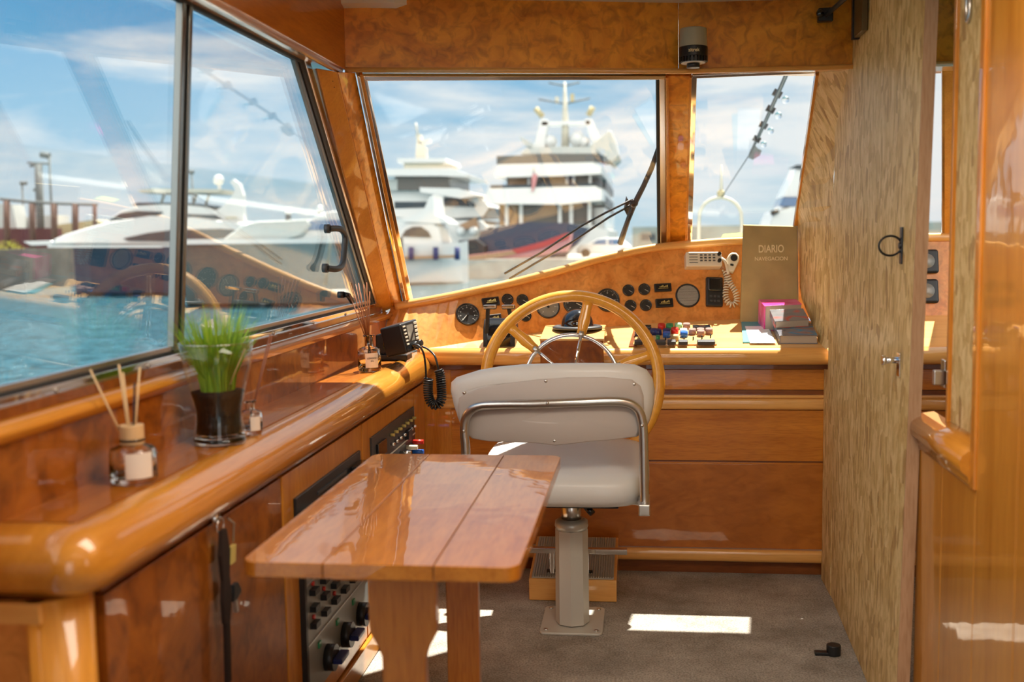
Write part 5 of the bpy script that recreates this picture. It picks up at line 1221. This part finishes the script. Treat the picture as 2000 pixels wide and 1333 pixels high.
# --- superyacht, stern to the quay
D = 95; sy = thing('superyacht', 'large white superyacht seen from astern with radar mast and domes, centre of the windscreen', 'yacht', OP(1060,480,D))
def dk2(pts, dep, mat, nm, dd=0, ins=.012): return SP(pts, D+dd, dep, ins).build(nm, mat, sy)
dk2([(958,505),(960,440),(1160,440),(1190,450),(1190,505)], 34, M['gel'], 'hull', 2)
dk2([(975,398),(1158,398),(1160,440),(975,440)], 28, M['salon'], 'main_salon_glass', 2.2, 0)
for px in (986,1014,1090,1112,1148): SP([(px,396),(px+7,396),(px+7,442),(px,442)], D+1.6, .4).build('pillar', M['gel'], sy)
SP([(975,398),(1012,398),(1012,440),(975,440)], D+1.9, .3).build('sliding_door', M['teak'], sy)
dk2([(943,395),(942,388),(950,368),(1165,363),(1180,370),(1178,392),(1100,400),(960,399)], 36, M['gel'], 'main_bulwark', -.3)
dk2([(990,345),(1150,343),(1155,366),(990,366)], 30, M['salon'], 'upper_salon_glass', 2.2, 0)
for px in (1030,1105,1118,1150): SP([(px,342),(px+5,342),(px+5,366),(px,366)], D+1.6, .4).build('pillar', M['gel'], sy)
SP([(993,346),(1028,346),(1028,364),(993,364)], D+1.9, .3).build('sliding_door', M['teak'], sy)
dk2([(962,345),(962,338),(972,321),(1160,317),(1178,326),(1176,340),(1100,344),(985,347)], 30, M['gel'], 'upper_bulwark', .1)
SP([(958,362),(1160,358),(1160,364),(958,368)], D-.2, .15).build('deck_rail', M['tint'], sy)
SP([(970,305),(1160,300),(1162,316),(970,321)], D+.6, .5).build('sundeck_glass', M['salon'], sy)
SP([(1160,300),(1186,306),(1188,322),(1162,316)], D+.6, .5).build('sundeck_glass', M['tint'], sy)
dk2([(1016,300),(1025,290),(1085,286),(1160,287),(1170,300)], 14, M['canvas'], 'sundeck_house', 3)
SP([(1042,290),(1048,265),(1056,232),(1068,232),(1070,240),(1066,262),(1064,290)], D+4, 1.6).build('arch_leg', M['gel'], sy)
SP([(1142,232),(1156,232),(1164,250),(1176,276),(1160,282),(1150,262)], D+4, 1.6).build('arch_leg', M['gel'], sy)
SP([(1058,238),(1152,236),(1152,243),(1058,245)], D+4, 1.4).build('arch_beam', M['gel'], sy)
SP([(1150,284),(1180,262),(1188,254),(1194,256),(1202,274),(1210,304),(1196,318),(1170,300)], D+3, 9, .03).build('side_fin', M['canvas'], sy)
SP([(1012,264),(1020,268),(1040,280),(1042,290),(1025,284)], D+3, 5, .03).build('side_fin', M['canvas'], sy)
for px, py, r_ in ((1075,277,.62),(1127,273,.72),(1140,278,.55)): MB().sphere(OP(px,py,D+4.5), r_, 16, 10).build('radar_dome', M['gel'], sy)
MB().tube([OP(1104,290,D+4.5), OP(1104,240,D+4.5), OP(1103,160,D+4.5)], [.38,.30,.10], 8).build('mast', M['cream_mast'], sy)
for a_, b_, c_, d_ in ((1052,194,1104,203),(1104,203,1152,192),(1072,162,1103,168),(1103,168,1132,161)): MB().cyl(OP(a_,b_,D+4.5), OP(c_,d_,D+4.5), .07).build('yard', M['mast'], sy)
for a_, b_, c_, d_ in ((1046,212,1060,228),(1158,209,1149,226)): MB().cyl(OP(a_,b_,D+4.2), OP(c_,d_,D+4.2), .26).build('horn', M['tan'], sy)
SP([(1114,183),(1121,183),(1121,198),(1114,198)], D+4.5, .3).build('mast_box', M['tan'], sy); SP([(1084,189),(1091,189),(1091,202),(1084,202)], D+4.5, .3).build('mast_box', M['cream_mast'], sy)
MB().cyl(OP(1042,328,D-.4), OP(1046,366,D-.4), .05).build('ensign_staff', M['mast'], sy)
SP([(1041,338),(1050,342),(1046,362),(1039,378),(1038,350)], D-.5, .06).build('ensign', M['pinkish'], sy)
for i in range(8):   # starboard side windows, receding
    x_ = OP(1178,350,D).x+.02; yy = D+5+i*3.2
    for z_ in (OP(1178,352,D).z, OP(1178,385,D).z): MB().bb(x_-.3, x_+.06, yy, yy+2.2, z_-.45, z_+.35).build('side_window', M['tint'], sy)
# side decks (right side), long
for z0_, z1_ in ((OP(1170,395,D).z, OP(1170,367,D).z), (OP(1170,440,D).z, OP(1170,402,D).z)):
    MB().bb(OP(1150,380,D).x, OP(1176,380,D).x-.05, D+6, D+40, z0_-.3, z1_+.2).build('side_deck', M['gel'], sy)
# --- dark covered tender boat and a red hull shape added to imitate a reflection
D = 74; de = thing('covered_boat', 'dark navy covered motorboat in front of the superyacht', 'boat', OP(1000,480,D))
SP([(932,478),(938,452),(975,443),(1030,434),(1110,436),(1150,446),(1140,462),(1100,480),(1040,494),(950,498)], D, 3.5, gz=-.10).build('canvas_cover', M['navy_hull'], de)
SP([(892,486),(895,470),(930,466),(950,480),(948,500),(905,503)], D-.6, 3.0, .05).build('hull', M['black'], de)
D = 70; re_ = thing('red_reflection_shape', 'low red striped boat shape added to imitate a red reflection', 'boat', OP(1040,500,D))
SP([(905,500),(1000,488),(1060,472),(1105,458),(1116,455),(1113,478),(1106,492),(1040,503),(960,506),(910,506)], D, 1.6, .02).build('hull', M['pinkish'], re_)
SP([(1000,488),(1060,472),(1105,456),(1113,455),(1110,466),(1060,484),(1010,496)], D-.1, .4).build('red_stripe', M['redhull'], re_)
SP([(905,502),(1000,490),(1010,496),(960,506),(910,510)], D-.1, .4).build('wooden_stern', M['teak'], re_)
# --- white car on the quay
D = 76; ca = thing('car', 'small white car parked on the quay at right of the windscreen', 'car', OP(1180,500,D))
SP([(1128,497),(1127,487),(1134,480),(1150,477),(1166,467),(1180,465),(1212,465),(1226,476),(1234,484),(1236,497)], D, 1.7, .03).build('body', M['gel'], ca)
SP([(1156,477),(1168,469),(1184,468),(1184,478)], D-.05, .1).build('side_glass', M['tint_blue'], ca); SP([(1188,468),(1208,468),(1216,478),(1188,478)], D-.05, .1).build('side_glass', M['tint_blue'], ca)
for px in (1144,1218): c_ = OP(px,495,D-.08); MB().cyl(c_, c_+Vector((0,.3,0)), .32).build('wheel', M['rubber'], ca)
D = 86; vt = thing('parked_van', 'dark vehicle parked far along the quay at right', 'vehicle', OP(1262,480,D))
SP([(1246,490),(1247,458),(1255,452),(1282,452),(1290,490)], D, 2.5, gz=-.13).build('body', plain('grey_green_van', (.13,.15,.14), .5), vt)
SP([(1252,470),(1280,470),(1280,458),(1254,458)], D-.05, .1).build('window', M['tint'], vt)
# --- yacht part at the right pane
D = 110; ye_ = thing('motor_yacht', 'white yacht with dark windows partly seen at the edge of the right pane', 'yacht', OP(1560,440,D))
SP([(1500,445),(1512,414),(1545,404),(1600,400),(1640,445)], D, 10, .02).build('deckhouse', M['gel'], ye_); SP([(1490,445),(1660,445),(1660,470),(1500,470)], D, 10, gz=ZW-.1).build('hull', M['gel'], ye_)
SP([(1522,404),(1530,386),(1620,384),(1620,402)], D+.3, 6, .02).build('wheelhouse_glass', M['tint_blue'], ye_)
SP([(1528,386),(1545,352),(1560,322),(1620,320),(1620,386)], D+1, 6, .02).build('upper_deck', M['gel'], ye_); SP([(1540,330),(1556,322),(1600,322),(1600,332)], D+.8, .3).build('window_band', M['tint'], ye_)
MB().cyl(OP(1506,418,D-.2), OP(1520,411,D-.2), .25).build('bow_fender', M['black'], ye_)
# --- left jetty with posts, lamp posts
def postb(px, y0, y1, D, r, lb, m, grp=None):
    q_ = OP(px, y1, D); q_.z = .35; t = MB().cyl(q_, OP(px+1, y0, D), r, n=8).build('jetty_post', m); return tag(t, lb, 'post', grp)
for px, lb in ((12,'brown jetty post at the far left edge of the side pane'),(62,'brown jetty post below the short grey street lamp'),(105,'brown jetty post under the tall double street lamps'),(146,'brown jetty post, second from the right end of the jetty'),(184,'dark jetty post at the right end of the jetty')):
    postb(px, 392 + (6 if px > 60 else 0), 476, 96, .30 if px < 180 else .2, lb, M['rust'], 'jetty posts')
tag(MB().tube([OP(0,389,96), OP(62,395,96), OP(120,398,96), OP(190,400,96)], .14, 6).build('jetty_rail', M['mast']), 'grey top rail along the jetty posts', 'rail')
tag(SP([(-20,446),(104,446),(108,478),(-20,478)], 97, 1.5, gz=.35).build('jetty_wall', M['maroon']), 'dark maroon panelled wall below the jetty', 'wall')
tag(SP([(108,440),(180,430),(230,440),(230,470),(108,470)], 100, 3, gz=.35).build('shed', M['tan']), 'low tan sheds beyond the jetty', 'shed')
tag(SP([(-20,398),(24,400),(40,440),(-20,446)], 99, 2, gz=.35).build('covered_stack', M['canvas']), 'pale covered stack on the jetty at far left', 'stack')
tag(SP([(48,424),(104,420),(104,446),(48,446)], 101, 3, gz=.35).build('boat_cabin', M['gel']), 'pale boat cabin seen between the jetty posts', 'cabin')
def lamp(px, ytop, ybot, D, r, arms, lb):
    t = thing('street_lamp', lb, 'street lamp', OP(px, ybot, D)); q_ = OP(px+3, ybot, D); q_.z = .35; MB().tube([q_, OP(px, ytop, D)], r, 8).build('pole', M['mast'], t)
    for ax, ay, bx, by, w in arms: MB().cyl(OP(ax,ay,D), OP(bx,by,D), w, n=8).build('lamp_arm', M['mast'], t)
lamp(96, 303, 400, 110, .12, [(80,302,97,305,.32)], 'tallest slim street lamp with single head at far left')
lamp(75, 321, 445, 100, .38, [(54,318,96,320,.10),(63,322,64,325,.3),(66,371,76,372,.15)], 'thick lamp mast with crossbar beside the slim lamp')
lamp(43, 357, 440, 120, .10, [(40,358,52,358,.22)], 'short grey street lamp left of the thick mast')
lamp(374, 336, 375, 110, .10, [(366,335,378,337,.22)], 'small street lamp above the white yacht at the window bar')
tag(MB().bb(OP(-60,487,60).x, OP(45,487,60).x, 60, 66, ZW-.2, OP(20,487,60).z).build('stone_jetty', M['darkstone']), 'low dark stone jetty at the far left of the water', 'jetty')
SP([(44,472),(100,470),(112,478),(60,480)], 54.2, .8, .03).build('bow_platform', M['gel'], ya_)
def bush(px, py, D, r, lb):
    o = MB(); rg = random.Random(5); c = OP(px, py, D)
    for i in range(260):
        d = Vector((rg.gauss(0,1), rg.gauss(0,1), abs(rg.gauss(0,.8)))).normalized() * r * rg.uniform(.6,1); d.x *= 1.6
        s_ = r*.11; p_ = c + d; u = Vector((rg.uniform(-1,1), rg.uniform(-1,1), rg.uniform(-1,1))).normalized(); w = u.orthogonal().normalized()
        o.loft([[p_-u*s_, p_+w*s_*.5, p_+u*s_],[p_-u*s_+w*.01, p_+w*s_*.5+u.cross(w)*.02, p_+u*s_+w*.01]], smooth=False)
    tag(o.build('bush', plain('yellow_green_leaves', (.42,.42,.06), .7, var=.4, vscale=2)), lb, 'bush')
bush(12, 492, 62, .75, 'yellow green bush on the stone jetty at far left')
# ------------------------------------------------------------------ own foredeck, pulpit, stay, wiper
dk_ = MB(); dk_.loft([[(-1.25,4.6,.60),(1.45,4.6,.60),(1.45,4.6,.52),(-1.25,4.6,.52)], [(-1.0,7.2,.56),(1.2,7.2,.56),(1.2,7.2,.48),(-1.0,7.2,.48)], [(0.0,10.2,.60),(.3,10.2,.60),(.3,10.2,.52),(0.0,10.2,.52)]], smooth=False)
dk_.loft([[(-1.25,4.35,.98),(1.45,4.35,.98),(1.45,4.35,.52),(-1.25,4.35,.52)],[(-1.25,4.62,.95),(1.45,4.62,.95),(1.45,4.62,.52),(-1.25,4.62,.52)]], smooth=False)
struct(dk_.build('foredeck', M['concrete'] if False else plain('deck_grey', (.52,.54,.50), .7)))
D = 9.6; hp = thing('bow_hoop', 'pale metal hoop rail at the bow carrying a thin staff', 'rail', OP(1408,470,D))
arch = [OP(1364,560,D), OP(1365,440,D)] + [OP(1407-42*cos(t), 426-40*sin(t), D) for t in [pi*i/12 for i in range(1,12)]] + [OP(1449,440,D), OP(1449,560,D)]
arch[0].z = .57; arch[-1].z = .57
MB().tube(arch, .016, 10).build('hoop', M['cream_mast'], hp)
MB().tube([OP(1408,388,D), OP(1409,360,D), OP(1409,322,D)], [.02,.014,.006], 8).build('staff', M['cream_mast'], hp); MB().sphere(OP(1408,378,D), .035, 10, 6).build('staff_base', M['tan'], hp)
D = 8.0; fs = thing('light_string', 'string of small lights on a stay running up from the bow', 'light string', OP(1470,300,D))
MB().tube([OP(1409,386,9.6), OP(1462,305,D), OP(1480,270,7.5), OP(1505,215,6.6), OP(1534,150,5.8), OP(1560,90,5.2)], [.003,.004,.012,.012,.012,.012], 8).build('stay', M['darkgrey'], fs)
for px, py, d_ in ((1518,183,6.3),(1505,214,6.6),(1491,245,7.1),(1478,272,7.5)):
    c_ = OP(px,py,d_); MB().box(c_, (.05,.04,.035), Matrix.Rotation(.5,3,'Y')).build('lamp_holder', M['black'], fs); MB().sphere(c_+Vector((.045,0,-.035)), .022, 10, 6).build('bulb', M['glass'], fs)
MB().prism([OP(1462,306,7.9),OP(1468,290,7.9),OP(1474,283,7.9),OP(1480,290,7.9),OP(1488,294,7.9),OP(1484,304,7.9),OP(1472,311,7.9)], (0,.07,0)).build('anchor_plate', M['mast'], fs)
def wo_(px, py, off=.03): return PL(px, py, WN, WBL) + wn*off
wp = thing('windscreen_wiper', 'black windscreen wiper arm lying outside the large pane', 'wiper', wo_(1282,330))
MB().tube([wo_(1292,300), wo_(1278,340), wo_(1262,375), wo_(1244,410), wo_(1232,440), wo_(1216,486)], [.009,.010,.010,.011,.010,.012], 8).build('arm', M['rubber'], wp)
MB().tube([wo_(1238,402), wo_(1190,428,.035), wo_(1140,455,.035), wo_(1060,508,.035), wo_(990,548,.035)], .0045, 6).build('link_rod', M['rubber'], wp)
MB().tube([wo_(1244,408), wo_(1195,440,.04), wo_(1120,490,.04), wo_(1050,530,.04), wo_(1000,560,.04)], .0045, 6).build('link_rod', M['rubber'], wp)
MB().sphere(wo_(1243,408), .017, 10, 6).build('joint', M['black'], wp)
MB().prism([wo_(1233,405,.05), wo_(1228,430,.05), wo_(1237,448,.05), wo_(1246,430,.05)], wn*.01).build('wiper_head', M['darkgrey'], wp)
